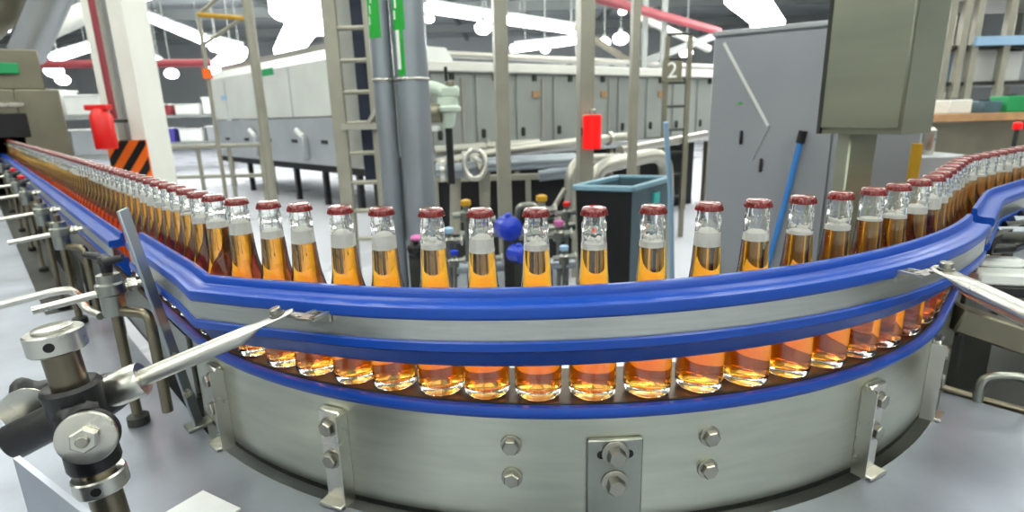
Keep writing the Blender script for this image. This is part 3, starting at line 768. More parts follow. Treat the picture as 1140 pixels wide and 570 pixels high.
# pipe frame at left of the pole
t = thing('pipe_frame', (at(228, 90, y=5.3).x, 5.3, 0), 'slender pipe frame with a yellowish crossbar left of the slim pole', 'pipe frame')
A_, B_, C_ = at(226, 16, y=5.3), at(232, 90, y=5.3), at(276, 21, y=5.2)
MB().tube([(B_.x, 5.3, 0), (B_.x, 5.3, A_.z)], .018, 12).build('upright', 'postgrey', t)
MB().tube([(B_.x, 5.3, A_.z), C_], .020, 12).build('crossbar', 'yellow', t)
MB().tube([(B_.x, 5.3, at(232, 50, y=5.3).z), at(276, 16, y=5.2)], .016, 12).build('brace', 'postgrey', t)
MB().tube([(B_.x, 5.3, A_.z), at(246, -5, y=5.3)], .016, 12).build('top_brace', 'postgrey', t)
MB().box((B_.x, 5.3, at(232, 82, y=5.3).z), (.06, .06, .09)).build('joint_box', 'orange', t)

# ------------------------------------------------------------------ big pale tank
tl, tr = at(236, 100, y=13.5), at(403, 100, y=8.8)
d = Vector((tr.x-tl.x, tr.y-tl.y, 0)).normalized(); n = Vector((-d.y, d.x, 0)); n = n if n.y > 0 else -n
L = (tr-tl).length; Rr = Matrix((d, n, Vector((0, 0, 1)))).transposed(); mid = Vector(((tl.x+tr.x)/2, (tl.y+tr.y)/2, 0))+n*.9
tk = thing('pasteuriser_tank', (mid.x, mid.y, 0), 'long pale enamelled tank on dark legs behind the ladder and slim pole', 'tank')
ztop = 2.62
hw = .9
poly2 = [(-hw, 1.55), (-hw, ztop-.18), (-hw+.14, ztop), (hw-.14, ztop), (hw, ztop-.18), (hw, 1.55)]
def extr(poly, m_, name, par, l=L):
    nn = len(poly); vs = []; fs = []
    for sx in (-l/2, l/2):
        for a, z in poly: vs.append(mid+d*sx+n*a+Vector((0, 0, z)))
    for k in range(nn): fs.append((k, (k+1) % nn, nn+(k+1) % nn, nn+k))
    fs += [tuple(range(nn)), tuple(range(2*nn-1, nn-1, -1))]
    return MB().add(vs, fs).build(name, m_, par, smooth=False)
up_ = extr(poly2, 'tank', 'upper_body', tk)
extr([(-hw-.03, .72), (-hw-.03, 1.52), (hw, 1.52), (hw, .72)], 'tanklow', 'lower_panel', tk)
extr([(-hw-.01, .60), (-hw-.01, .72), (hw, .72), (hw, .60)], 'darkhole', 'bottom_beam', tk)
for k in range(6):
    x = -L/2+.4+(L-.8)*k/5
    MB().box(mid+d*x-n*(hw-.05)+Vector((0, 0, .30)), (.09, .09, .60), R=Rr).build('leg', 'black', tk)
    MB().box(mid+d*(x+.25)-n*(hw+.035)+Vector((0, 0, 1.12)), (.22, .02, .06), R=Rr).build('latch', 'darksteel', tk)
for x in (-.9, 1.3):
    MB().box(mid+d*x-n*(hw+.08)+Vector((0, 0, 1.0)), (.16, .12, .42), R=Rr, bev=.02).build('bracket_box', 'tanklow', tk)
    MB().tube([mid+d*x-n*(hw+.08)+Vector((0, 0, 1.2)), mid+d*(x-.2)-n*(hw+.1)+Vector((0, 0, 1.32))], .05, 12).build('spout', 'white', tk)
for k in range(4):
    x = -L/2+L*(k+.5)/4
    MB().box(mid+d*x-n*(hw+.002)+Vector((0, 0, 1.98)), (.02, .01, .86), R=Rr).build('panel_seam', 'tanklow', tk)
MB().box(mid+d*(-.3)-n*(hw+.004)+Vector((0, 0, 2.40)), (1.0, .008, .13), R=Rr).build('green_label', 'green', tk)
MB().box(mid+d*(-2.6)-n*(hw+.004)+Vector((0, 0, 2.02)), (.35, .008, .10), R=Rr).build('blue_label', 'paleblue', tk)
MB().box(mid-n*(hw-.35)+Vector((0, 0, ztop+.06)), (L*.96, .3, .12), R=Rr).build('top_channel', 'whitepipe', tk)

# ------------------------------------------------------------------ bottle washer with door panels
wl, wr = at(476, 100, y=6.0), at(800, 100, y=8.8)
d = Vector((wr.x-wl.x, wr.y-wl.y, 0)).normalized(); n = Vector((-d.y, d.x, 0)); L = (Vector((wr.x, wr.y))-Vector((wl.x, wl.y))).length
Rr = Matrix((d, n, Vector((0, 0, 1)))).transposed(); mid = Vector(((wl.x+wr.x)/2, (wl.y+wr.y)/2, 0))+n*.8
ws = thing('bottle_washer', (mid.x, mid.y, 0), 'long grey panelled machine with a pale top rail across the background', 'machine')
MB().box(mid+Vector((0, 0, 1.53)), (L, 1.6, .86), R=Rr).build('body', 'washer', ws)
MB().box(mid-n*.82+Vector((0, 0, 2.0)), (L+.1, .12, .10), R=Rr, bev=.01).build('top_rail', 'offwhite', ws)
MB().box(mid-n*.80+Vector((0, 0, 1.07)), (L+.1, .10, .08), R=Rr, bev=.01).build('bottom_rail', 'tanklow', ws)
MB().box(mid+n*.1+Vector((0, 0, .5)), (L*.98, 1.1, 1.0), R=Rr).build('dark_under_block', 'darkhole', ws)  # black block added to darken the space under the machine
np_ = 9
for k in range(np_):
    x = -L/2+L*(k+.5)/np_
    dr = MB().box(mid+d*x-n*.81+Vector((0, 0, 1.53)), (L/np_*.90, .025, .80), R=Rr, bev=.004).build('door', 'washer', ws)
    MB().box(mid+d*(x-.17)-n*.835+Vector((0, 0, 1.30)), (.05, .03, .10), R=Rr, bev=.01).build('handle', 'darksteel', dr)
    if k in (0, 2, 4, 6):
        MB().box(mid+d*(x+.12)-n*.83+Vector((0, 0, 1.56)), (.03, .02, .66), R=Rr).build('trim_bar', 'whitepipe', dr)
        MB().box(mid+d*(x+.02)-n*.83+Vector((0, 0, 1.72)), (.09, .02, .07), R=Rr).build('label', 'wood', dr)
    MB().box(mid+d*x-n*.835+Vector((0, 0, 1.90)), (.05, .03, .07), R=Rr).build('hinge', 'darksteel', dr)
for k in range(10):
    x = -L/2+.1+(L-.2)*k/9
    MB().box(mid+d*x-n*.72+Vector((0, 0, .52)), (.07, .07, 1.04), R=Rr).build('leg', 'hood', ws)
for k, px in enumerate((580, 672, 722)):
    q = at(px, 74, y=6.5+.012*(px-480)); MB().lathe([(.05, 1.98), (.07, 2.0), (.07, 2.06), (.03, 2.09)], (mid+d*((px-636)/318*L*.5)-n*.7).xy.to_3d(), n=16).build('vent_cap', 'darksteel', ws)
# number tag and ladder on the washer
t = thing('access_ladder', at(752, 140, y=6.6), 'dark steel ladder with a number two tag at the right end of the panelled machine', 'ladder')
la, lb = at(741, 90, y=6.6), at(766, 90, y=6.6); zt_ = at(750, 40, y=6.6).z
for q in (la, lb): MB().box((q.x, 6.6, zt_/2), (.05, .05, zt_)).build('side_rail', 'hood', t)
for k in range(8): MB().tube([(la.x, 6.6, .5+.26*k), (lb.x, 6.6, .5+.26*k)], .016, 10).build('rung', 'darksteel', t)
q = at(748, 79, y=6.55); tg_ = MB().box(q, (.22, .02, .22)).build('number_tag', 'hood', t)
def text_mesh(s, size, depth=.002):
    cu = bpy.data.curves.new('lettering', 'FONT'); cu.body = s; cu.size = size; cu.extrude = depth; cu.align_x = 'CENTER'; cu.align_y = 'CENTER'
    o = bpy.data.objects.new('lettering', cu); COL.objects.link(o)
    dg = bpy.context.evaluated_depsgraph_get(); me = bpy.data.meshes.new_from_object(o.evaluated_get(dg)); bpy.data.objects.remove(o)
    return me
me = text_mesh('2', .24); me.materials.append(M['label_white']); o = bpy.data.objects.new('numeral', me); COL.objects.link(o); o.parent = tg_; o.location = q-t.location+Vector((0, -.014, 0)); o.rotation_euler = (pi/2, 0, 0)

# pipework in front of the washer
def pipe(pts, r, mt, label, name='process_pipe', rr=.12, flanges=()):
    P = rounded(pts, rr)
    t = thing(name, (P[0].x, P[0].y, 0), label, 'pipe')
    MB().tube(P, r, 18).build('tube', mt, t)
    for f in flanges:
        k = int(f*(len(P)-1)); k = min(max(k, 0), len(P)-2); dd = (P[k+1]-P[k])
        if dd.length < 1e-5: dd = P[min(k+2, len(P)-1)]-P[k]
        MB().lathe([(r, -.02), (r*1.5, -.018), (r*1.5, .018), (r, .02)], P[k]+(P[k+1]-P[k])*.5, dd.normalized(), 20).build('flange', 'satin', t)
    return t
pipe([at(486, 182, y=5.2), at(560, 168, y=5.4), at(645, 158, y=5.6), at(700, 152, y=5.9)], .045, 'whitepipe', 'pale horizontal pipe behind the middle posts', flanges=(0, 1))
pipe([at(484, 168, y=5.5), at(600, 160, y=5.7)], .05, 'whitepipe', 'pale pipe close under the grey panelled machine at its left end', flanges=(0, 1))
pipe([at(664, 260, y=4.2), at(660, 188, y=4.2), at(700, 178, y=4.3), at(742, 170, y=4.45), at(742, 330, y=4.5)], .055, 'whitepipe', 'thick pale pipe bending down right of the red warning light', rr=.22)
pipe([at(634, 260, y=4.3), at(634, 178, y=4.3), at(690, 176, y=4.7)], .04, 'whitepipe', 'pale upright bent pipe left of the red warning light post', rr=.2)
pipe([at(507, 260, y=4.6), at(507, 178, y=4.6)], .045, 'postgrey', 'short grey standpipe below the white valve head', rr=.1)
pipe([at(540, 270, y=4.7), at(540, 188, y=4.7)], .045, 'postgrey', 'short grey standpipe left of the middle post', rr=.1)
pipe([at(486, 190, y=4.5), at(516, 190, y=4.5), at(545, 183, y=4.6), at(640, 178, y=4.7)], .06, 'pipe', 'thick dull pipe with a curled elbow below the white valve head', rr=.1, flanges=(0, .5))
pipe([at(600, 196, y=4.9), at(644, 190, y=4.9)], .05, 'pipe', 'bluish pipe stub behind the red light post')
pipe([at(690, 168, y=5.6), at(785, 150, y=7.2)], .05, 'whitepipe', 'pale rail pipe leading to the grey cabinet edge')
m = MB(); c = at(529, 183, y=4.45)
R_ = Matrix.Rotation(radians(15), 3, 'Z')
ring = [c+Vector((.085*cos(2*pi*k/24), .02*sin(2*pi*k/24), .11*sin(2*pi*k/24))) for k in range(24)]
tag(m.tube(ring, .022, 12, closed=True).build('hose_loop', 'satin'), 'shiny curled pipe loop below the white valve head', 'pipe')
# valve head
t = thing('valve_head', at(499, 158, y=4.3), 'pale green cast valve head on a dark stem beside the wide steel pipe', 'valve')
c = at(498, 112, y=4.3)
MB().lathe([(.03, -.20), (.05, -.17), (.062, -.09), (.098, -.075), (.102, -.05), (.08, -.035), (.075, .02), (.05, .035)], c, n=24).build('body', 'palegreen', t)
MB().box(c+Vector((.01, 0, .06)), (.15, .13, .09), rz=.3, bev=.02).build('head', 'palegreen', t)
MB().lathe([(.03, .10), (.035, .105), (.03, .135), (.015, .14)], c+Vector((.03, -.02, 0)), n=16).build('knob', 'hood', t)
MB().tube(rounded([c+Vector((-.02, 0, .06)), c+Vector((-.14, 0, .11)), c+Vector((-.2, 0, .0))], .06), .05, 16).build('side_arm', 'palegreen', t)
MB().lathe([(.06, 0), (.07, .01), (.07, .12), (.06, .13)], c+Vector((-.17, -.02, -.09)), (1, -.2, 0), 18).build('motor', 'hood', t)
MB().lathe([(.028, -.62), (.028, -.19)], c, n=14).build('stem', 'black', t)
MB().box(c+Vector((-.15, 0, -.2)), (.16, .1, .04), bev=.01).build('cover', 'label_white', t)
MB().lathe([(.012, .14), (.012, .24)], c+Vector((.0, 0, 0)), n=10).build('antenna', 'black', t)
# motor and clutter at bottle height
def motor(px, py, y, r, ln, label, mt, ang=.3, name='pump_motor'):
    c = at(px, py, y=y); ax = Vector((cos(ang), -sin(ang), .05)).normalized()
    t = thing(name, c-Vector((0, 0, r)), label, 'motor')
    MB().lathe([(r*.4, -ln*.62), (r*.9, -ln*.56), (r, -ln*.5), (r, ln*.35), (r*.85, ln*.42), (r*.35, ln*.5), (r*.35, ln*.62)], c, ax, 48, wob=lambda j, a: r*.04*cos(12*a) if 2 <= j <= 3 else 0).build('housing', mt, t)
    MB().box(c+Vector((0, 0, r)), (ln*.3, r*.8, r*.5), bev=r*.1).build('terminal_box', mt, t)
    z = c.z-r*.8
    MB().box((c.x, c.y, z/2), (ln*.5, r*1.2, z)).build('pedestal', 'darksteel', t)
    return t
motor(566, 254, 2.6, .058, .10, 'bright blue round pump motor seen left of the middle bottles', 'bluepaint', 1.2)
motor(578, 283, 2.45, .04, .09, 'blue smaller motor below the bright blue pump motor', 'bluepaint', .9)
motor(462, 276, 2.3, .032, .1, 'dark cylinder switch housing below the steel pipes', 'black', 1.4, 'switch_housing')
c = at(464, 267, y=2.26); tag(MB().lathe([(.014, 0), (.027, .003), (.027, .012), (.018, .02)], c, n=20).build('stop_button', 'pink'), 'small pinkish stop button on the dark switch housing', 'button')
def valve(px, py, y, sc, label, bodymat, capmat, name='process_valve'):
    c = at(px, py, y=y); t = thing(name, Vector((c.x, c.y, 0)), label, 'valve', 'process valves')
    zb0 = .471 if y > 2.6 else 0
    MB().lathe([(.02*sc, zb0-c.z), (.02*sc, -.06*sc), (.05*sc, -.05*sc), (.055*sc, .03*sc), (.03*sc, .05*sc), (.03*sc, .08*sc)], c, n=18).build('body', bodymat, t)
    MB().lathe([(.02*sc, .08*sc), (.045*sc, .09*sc), (.045*sc, .13*sc), (.02*sc, .14*sc)], c, n=18).build('cap', capmat, t)
    MB().tube([c+Vector((-.11*sc, 0, 0)), c+Vector((.11*sc, 0, .01))], .03*sc, 14).build('port', 'steel', t)
    MB().lathe([(.03*sc, 0), (.048*sc, .004), (.048*sc, .02*sc), (.03*sc, .024*sc)], c+Vector((.1*sc, 0, .009)), (1, 0, .05), 16).build('flange', 'satin', t)
for (px, py, y, sc, lab, b_, c_2) in ((519, 240, 2.9, .62, 'grey valve with a yellow cap left of the blue pump motor', 'steel', 'yellow'),
        (603, 236, 2.9, .66, 'pale valve with a yellow cap between the middle posts', 'whitepipe', 'yellow'),
        (622, 262, 2.9, .6, 'steel valve with a pink cap left of the black bin', 'steel', 'pink'),
        (590, 264, 3.2, .6, 'valve with a pale green cap right of the blue pump motor', 'postgrey', 'palegreen'),
        (631, 238, 3.1, .5, 'small steel valve with a red cap left of the black bin', 'steel', 'red'),
        (500, 270, 2.4, .5, 'steel valve with a pale blue cap left of the blue motor', 'steel', 'paleblue'),
        (546, 290, 2.3, .45, 'small dull valve with a yellow cap below the blue motor', 'darksteel', 'yellow'),
        (613, 246, 3.3, .5, 'dark valve with a white cap behind the pink capped valve', 'darksteel', 'label_white'),
        (540, 246, 3.5, .55, 'dull valve with a white cap behind the grey yellow capped valve', 'postgrey', 'label_white'),
        (506, 292, 2.35, .4, 'small low valve with a dark blue cap left of the blue motor', 'steel', 'bluepaint'),
        (628, 288, 2.4, .45, 'small low valve with a pale blue cap by the black bin', 'steel', 'paleblue')):
    valve(px, py, y, sc, lab, b_, c_2)
pipe([at(480, 300, y=2.7), at(640, 292, y=2.8)], .03, 'pipe', 'low horizontal pipe behind the middle bottle necks')
pipe([at(512, 262, y=3.1), at(640, 252, y=3.2)], .025, 'steel', 'thin horizontal pipe joining the small valves')
pipe([at(575, 244, y=3.0), at(577, 229, y=3.0), at(597, 228, y=3.0), at(599, 246, y=3.0)], .016, 'steel', 'thin hooped pipe between the middle posts', rr=.03)
pipe([at(614, 236, y=2.95), at(629, 210, y=2.95)], .014, 'whitepipe', 'short slanting lever rod above the pink capped valve')
q = at(560, 300, y=3.3)
t = thing('skid_base', (q.x, q.y, 0), 'dark low skid under the valves and blue motors', 'skid')
q.x = -.03; MB().box((q.x, 3.25, .42), (.66, 1.1, .10), bev=.01).build('deck', 'pipe', t)
for sx in (-.28, .28):
    for sy in (-.48, .48): MB().box((q.x+sx, 3.25+sy, .185), (.08, .08, .37)).build('leg', 'darksteel', t)

a, b = at(484, 200, y=5.0), at(640, 200, y=5.0)
t = thing('dark_backing_block', ((a.x+b.x)/2, 5.2, 0), 'added black block with grey posts for the dark gaps behind the small valves and standpipes', 'cabinet')  # added black block standing in for the dark recess behind the pipework
MB().box(((a.x+b.x)/2, 5.3, .50), (b.x-a.x, .5, .86), bev=.01).build('body', 'black', t)
for k in range(4): MB().box((a.x+(b.x-a.x)*k/3, 5.02, .47), (.05, .05, .94)).build('post', 'postgrey', t)
MB().box(((a.x+b.x)/2, 5.02, .95), (b.x-a.x+.05, .06, .05)).build('top_bar', 'postgrey', t)
MB().box(((a.x+b.x)/2, 5.3, .04), (b.x-a.x-.1, .4, .06)).build('base', 'darksteel', t)
# ------------------------------------------------------------------ bin
BY = 3.0
c0 = at(704, 212, y=BY-.10); cL = at(641, 207, y=BY+.02); cR = at(745, 203, y=BY+.32)
zr = .5*(c0.z+cL.z)
p0, pL, pR = Vector((c0.x, c0.y)), Vector((cL.x, cL.y)), Vector((cR.x, cR.y)); pB = pL+pR-p0
bn = thing('waste_bin', (*((pL+pR)/2), 0), 'black and teal open bin with a pale blue rim behind the bottles', 'bin')
cen = (pL+pR)/2
def shr(p, k, z): v = cen+(p-cen)*k; return Vector((v.x, v.y, z))
def wallq(a, b, name, mt):
    m = MB(); k0, k1 = .86, 1.0
    o = [shr(a, k0, .0), shr(b, k0, .0), shr(b, k1, zr), shr(a, k1, zr)]; i_ = [shr(a, k0-.06, .0), shr(b, k0-.06, .0), shr(b, k1-.06, zr), shr(a, k1-.06, zr)]
    m.add(o+i_, [(0, 1, 2, 3), (7, 6, 5, 4), (0, 4, 5, 1), (1, 5, 6, 2), (2, 6, 7, 3), (3, 7, 4, 0)]); return m.build(name, mt, bn, smooth=False)
wallq(pL, p0, 'front_panel', 'black'); sd = wallq(p0, pR, 'side_panel', 'teal'); wallq(pR, pB, 'back_panel', 'teal'); wallq(pB, pL, 'far_panel', 'teal')
m = MB(); loop = [shr(q, 1.03, zr) for q in (pL, p0, pR, pB)]
for i in range(4): m.bar(loop[i], loop[(i+1) % 4], .03, .03, bev=.006)
m.build('rim', 'rim', bn)
m = MB(); m.add([shr(q, .8, .03) for q in (pL, p0, pR, pB)]+[shr(q, .8, .0) for q in (pL, p0, pR, pB)], [(0, 1, 2, 3), (7, 6, 5, 4), (0, 4, 5, 1), (1, 5, 6, 2), (2, 6, 7, 3), (3, 7, 4, 0)]); m.build('bottom', 'black', bn)
v = p0.lerp(pR, .62); w = (pR-p0).normalized(); nn = Vector((w.y, -w.x))
if nn.x < 0: nn = -nn
sp = shr(v, .99, zr-.09); MB().bar(sp+Vector((w.x, w.y, 0))*-.04, sp+Vector((w.x, w.y, 0))*.04, .02, .06).build('sticker', 'cyan', sd)
q0, q1 = at(741, 136, y=2.86), at(752, 300, y=2.95)
m = MB().tube([q0, q0+(q1-q0)*.5, Vector((q1.x+.02, q1.y, .01))], .013, 12)
tag(m.build('mop_pole', 'paleblue'), 'thin pale blue pole leaning at the bin\'s right side', 'pole')

# ------------------------------------------------------------------ grey cabinet and control box
zt_ = at(795, 36, y=2.6).z
KA = Vector((at(790, 120, y=2.6).x, 2.6)); kd = Vector((.818, -.576)).normalized(); kn_ = Vector((-kd.y, kd.x)); kn_ = kn_ if kn_.y > 0 else -kn_
KW = .80
kr = Matrix((Vector((kd.x, kd.y, 0)), Vector((kn_.x, kn_.y, 0)), Vector((0, 0, 1)))).transposed()
def kp(u, v, z): q = KA+kd*u+kn_*v; return Vector((q.x, q.y, z))
def onface(px, py, v=0):
    """point of the cabinet's front plane seen at a photo pixel"""
    r = ray(px, py); o = KA+kn_*v; t = (o.x*kn_.x+o.y*kn_.y)/(r.x*kn_.x+r.y*kn_.y); return r*t+Vector((0, 0, CAMZ))
cbn = thing('grey_cabinet', kp(KW/2, .25, 0), 'tall plain grey cabinet with two small dark latches behind the blue hose', 'cabinet')
MB().box(kp(KW/2, .26, zt_/2), (KW, .5, zt_-.02), R=kr, bev=.006).build('body', 'greycab', cbn)
for k, (f0, f1) in enumerate(((.006, .62), (.63, .994))):
    dr = MB().box(kp(KW*(f0+f1)/2, .003, zt_/2), (KW*(f1-f0), .014, zt_-.06), R=kr, bev=.003).build('door', 'greycab', cbn)
    if k == 0:
        for px, py in ((825, 153), (847, 184)): MB().box(onface(px, py, -.010), (.012, .016, .06), R=kr, bev=.004).build('latch', 'black', dr)
        MB().bar(onface(806, 48, -.005), onface(855, 140, -.005), .004, .012).build('diagonal_strip', 'white', dr)
        MB().bar(onface(857, 140, -.005), onface(838, 178, -.005), .004, .008).build('diagonal_strip', 'tanklow', dr)
        MB().box(onface(824, 115, -.006), (.016, .004, .008), R=kr).build('green_lamp', 'greenlabel', dr)
MB().box(kp(KW/2, .02, zt_-.008), (KW+.01, .05, .022), R=kr, bev=.004).build('top_edge', 'tanklow', cbn)
a, b = onface(891, 158, -.04), onface(853, 300, -.04)
bs = thing('blue_strap', b, 'bright blue slanting hose with a black end in front of the grey cabinet', 'hose')
MB().tube([a, (a+b)/2+Vector((.004, 0, 0)), b, b+(b-a)*.6], .012, 12).build('hose', 'bluelt', bs)
MB().tube([a-(a-b).normalized()*.005, a+(a-b).normalized()*.045], .017, 12).build('end_fitting', 'black', bs)
# control box on its post
zb_ = at(960, 150, y=1.66).z; zt2 = zb_+.62
Lc, Mc, Rc = Vector((at(912, 146, y=1.80).x, 1.80)), Vector((at(1003, 152, y=1.60).x, 1.60)), Vector((at(1036, 150, y=1.70).x, 1.70)); Bc = Lc+Rc-Mc
bx = thing('control_box', (*((Lc+Rc)/2), 0), 'large hanging stainless control box at upper right on a grey post', 'control box')
MB().prism([tuple(Lc), tuple(Mc), tuple(Rc), tuple(Bc)], zb_, zt2).build('housing', 'boxsteel', bx, smooth=False)
d1 = (Mc-Lc).normalized(); n1 = Vector((d1.y, -d1.x)); n1 = n1 if n1.y < 0 else -n1
e1, e2 = Lc.lerp(Mc, .035)+n1*.006, Lc.lerp(Mc, .985)+n1*.006
m = MB(); m.bar((e1.x, e1.y, (zb_+zt2)/2), (e2.x, e2.y, (zb_+zt2)/2), .56, .012) if False else None
cc_ = (e1+e2)/2; ang = atan2(d1.y, d1.x)
MB().box((cc_.x, cc_.y, (zb_+zt2)/2), ((e2-e1).length, .012, .585), rz=ang, bev=.003).build('front_door', 'boxsteel', bx)
k_ = Lc.lerp(Mc, .012)+n1*.004
MB().box((k_.x, k_.y, (zb_+zt2)/2), (.012, .014, .62), rz=ang).build('hinge_strip', 'darksteel', bx)
pc_ = (Lc+Rc)/2
MB().box((at(958, 175, y=1.75).x, 1.78, zb_/2), (.085, .07, zb_), bev=.004).build('post', 'boxsteel', bx)
MB().box((at(958, 175, y=1.75).x, 1.78, .008), (.2, .2, .016)).build('foot_plate', 'darksteel', bx)
yp = at(1017, 190, y=2.0)
t = thing('yellow_post', (yp.x, 2.0, 0), 'short yellow guard post behind the right-hand bottles', 'post')
MB().lathe([(.018, 0), (.018, at(1015, 160, y=2.0).z)], (yp.x, 2.0, 0), n=16).build('post', 'yellow', t)
MB().lathe([(.03, 0), (.03, .012)], (yp.x, 2.0, 0), n=16).build('foot', 'darksteel', t)
tag(MB().box((at(1050, 190, y=2.3).x+.22, 2.82, .63), (.32, .35, 1.26), bev=.01).build('side_machine', 'tanklow'), 'low grey machine block right of the yellow guard post', 'machine')
t = thing('filler_nozzle', at(1030, 155, y=2.35), 'pale fittings on top of the grey machine block at right', 'fitting')
c = at(1030, 148, y=2.3); zt3 = 1.26
for k in range(3):
    q = Vector((c.x+.09*k+.16, 2.74, 0)); MB().lathe([(.03, zt3), (.034, zt3+.02), (.034, c.z+.01-.01*k), (.02, c.z+.025-.01*k)], q, n=18).build('nozzle', ['white', 'whitepipe', 'satin'][k], t)

# ------------------------------------------------------------------ far right rack and bench
t = thing('service_bench', (at(1070, 140, y=5).x, 5.0, 0), 'long work bench with a brown wooden edge at far right', 'bench')
zb2 = at(1070, 127, y=4.8).z; xb = at(1105, 127, y=5).x
MB().box((xb, 5.2, zb2-.03), (1.6, .8, .06)).build('top', 'wood', t)
MB().box((xb, 5.3, zb2-.22), (1.5, .6, .3)).build('drawer_unit', 'hood', t)
for sx in (-.7, .7): MB().box((xb+sx, 5.2, (zb2-.06)/2), (.07, .6, zb2-.06)).build('leg', 'postgrey', t)
rk = thing('pallet_rack', (at(1090, 60, y=6.5).x, 6.6, 0), 'tall grey storage rack with a bluish beam at far right', 'rack')
for px in (1052, 1068, 1082, 1117):
    a = at(px, 60, y=6.3); MB().box((a.x, 6.3, 2.2), (.07, .07, 4.4)).build('upright', 'postgrey', rk)
for px in (1060, 1125, 1160):
    a = at(px, 60, y=7.2); MB().box((a.x, 7.2, 2.2), (.08, .08, 4.4)).build('upright', 'postgrey', rk)
a = at(1085, 46, y=6.25); MB().box((a.x+1.2, 6.25, a.z), (2.4, .06, .09)).build('beam', 'paleblue', rk)
a = at(1055, 56, y=6.6); MB().box((a.x+.9, 6.75, a.z), (2.6, .9, .04)).build('shelf', 'darksteel', rk)
a = at(1050, 95, y=6.6); MB().box((a.x+.9, 6.75, a.z), (2.6, .9, .04)).build('shelf', 'darksteel', rk)
a = at(1050, 4, y=6.6); MB().box((a.x+.9, 6.75, a.z), (2.6, .9, .06)).build('shelf', 'whitepipe', rk)
zs = at(1050, 95, y=6.6).z+.0215
for k, (px, w, h, mt, lab) in enumerate(((1050, .22, .32, 'paleblue', 'pale blue plastic tub at the left end of the rack shelf'), (1082, .26, .34, 'white', 'white carton on the far right rack shelf, second from the left'), (1112, .24, .30, 'white', 'white carton on the far right rack shelf, third from the left'), (1134, .24, .32, 'tanklow', 'grey carton at the right end of the rack shelf'))):
    a = at(px, 80, y=6.6); tb = MB().box((a.x, 6.6, zs+h/2), (w, .3, h), bev=.01)
    tt = thing('storage_carton', (a.x, 6.6, zs), lab, 'carton', 'cartons on the far right rack'); tb.build('body', mt, tt)
    MB().box((a.x, 6.6, zs+h+.005), (w+.01, .31, .012)).build('lid', 'label_white', tt)
zk = zb2
for k, (px, w, h, mt, lab) in enumerate(((1095, .16, .10, 'teal', 'teal toolbox on the brown edged bench'), (1122, .2, .14, 'green', 'dull green crate at the right of the brown edged bench'), (1060, .2, .12, 'white', 'white box at the left of the brown edged bench'))):
    a = at(px, 118, y=5.1); tt = thing('bench_box', (a.x, 5.1, zk), lab, 'box', 'boxes on the bench')
    MB().box((a.x, 5.1, zk+h/2), (w, .2, h), bev=.008).build('body', mt, tt); MB().box((a.x, 5.1, zk+h+.006), (w*.5, .03, .012)).build('handle', 'black', tt)
a = at(1133, 140, y=3.2)
t = thing('red_beacon', (a.x, 3.2, 0), 'small glowing red beacon on a thin pole at the right edge', 'beacon')
MB().lathe([(.012, 0), (.012, a.z-.02)], (a.x, 3.2, 0), n=12).build('pole', 'darksteel', t)
MB().lathe([(.02, a.z-.02), (.022, a.z-.015), (.022, a.z+.012), (.012, a.z+.022)], (a.x, 3.2, 0), n=18).build('lens', 'redlamp', t)

# ------------------------------------------------------------------ left: machine mouth, ducts, column
s0 = 5.75
def lw(s, off, z): p = lp(s, off); return Vector((p.x, p.y, z))
hd = thing('labelling_machine', (*lp(s0+.4, RP), 0), 'brown-grey steel machine at far left swallowing the bottle line through a dark mouth', 'machine')
Rm = Matrix((Vector((nL.x, nL.y, 0)), Vector((tL.x, tL.y, 0)), Vector((0, 0, 1)))).transposed()
def mbox(off0, off1, sA_, sB_, z0, z1): return MB().box(lw((sA_+sB_)/2, RP+(off0+off1)/2, (z0+z1)/2), (off1-off0, sB_-sA_, z1-z0), R=Rm, bev=.01)
yq = lp(s0, RP).y
zl1, zm, zu = at(40, 98, y=yq).z, at(15, 126, y=yq).z, at(30, 50, y=yq).z
mbox(-.44, -.12, s0, s0+1.3, 0, zl1).build('side_housing', 'hood', hd)
mbox(.16, 1.6, s0, s0+1.3, 0, zl1).build('side_housing', 'hood', hd)
mbox(-.12, .16, s0, s0+1.3, 1.42, zl1).build('lintel', 'hood', hd)
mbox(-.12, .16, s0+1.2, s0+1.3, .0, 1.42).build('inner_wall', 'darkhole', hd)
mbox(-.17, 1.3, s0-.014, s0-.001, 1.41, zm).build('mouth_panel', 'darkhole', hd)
mbox(-.17, 1.4, s0-.03, s0-.003, at(15, 116, y=yq).z-.02, at(15, 116, y=yq).z+.015).build('trim_strip', 'satin', hd)
mbox(-.36, 1.6, s0+.15, s0+1.3, zl1+.005, zu).build('upper_housing', 'hood', hd)
mbox(-.02, 1.4, s0+.12, s0+.149, zl1+.006, zu-.004).build('front_panel', 'beige', hd)
zg0, zg1 = at(20, 80, y=yq).z, at(20, 67, y=yq).z
mbox(-.20, .30, s0+.10, s0+.119, zg0, zg1).build('green_sign', 'green', hd)
t = thing('ventilation_duct', lw(s0+.6, RP+.3, 2.8), 'big pale ventilation duct rising from the far left machine', 'duct')
MB().tube([at(30, 60, y=6.6), at(70, -30, y=6.4), at(90, -80, y=6.2)], .17, 20).build('slanting_duct', 'tanklow', t)
MB().tube([at(35, 40, y=6.8), at(100, 12, y=7.6), at(150, -6, y=8.4)], .12, 18).build('branch_duct', 'white', t)
MB().tube([at(-30, 45, y=6.7), at(10, 5, y=6.6), at(20, -60, y=6.5)], .16, 18).build('rear_duct', 'hood', t)
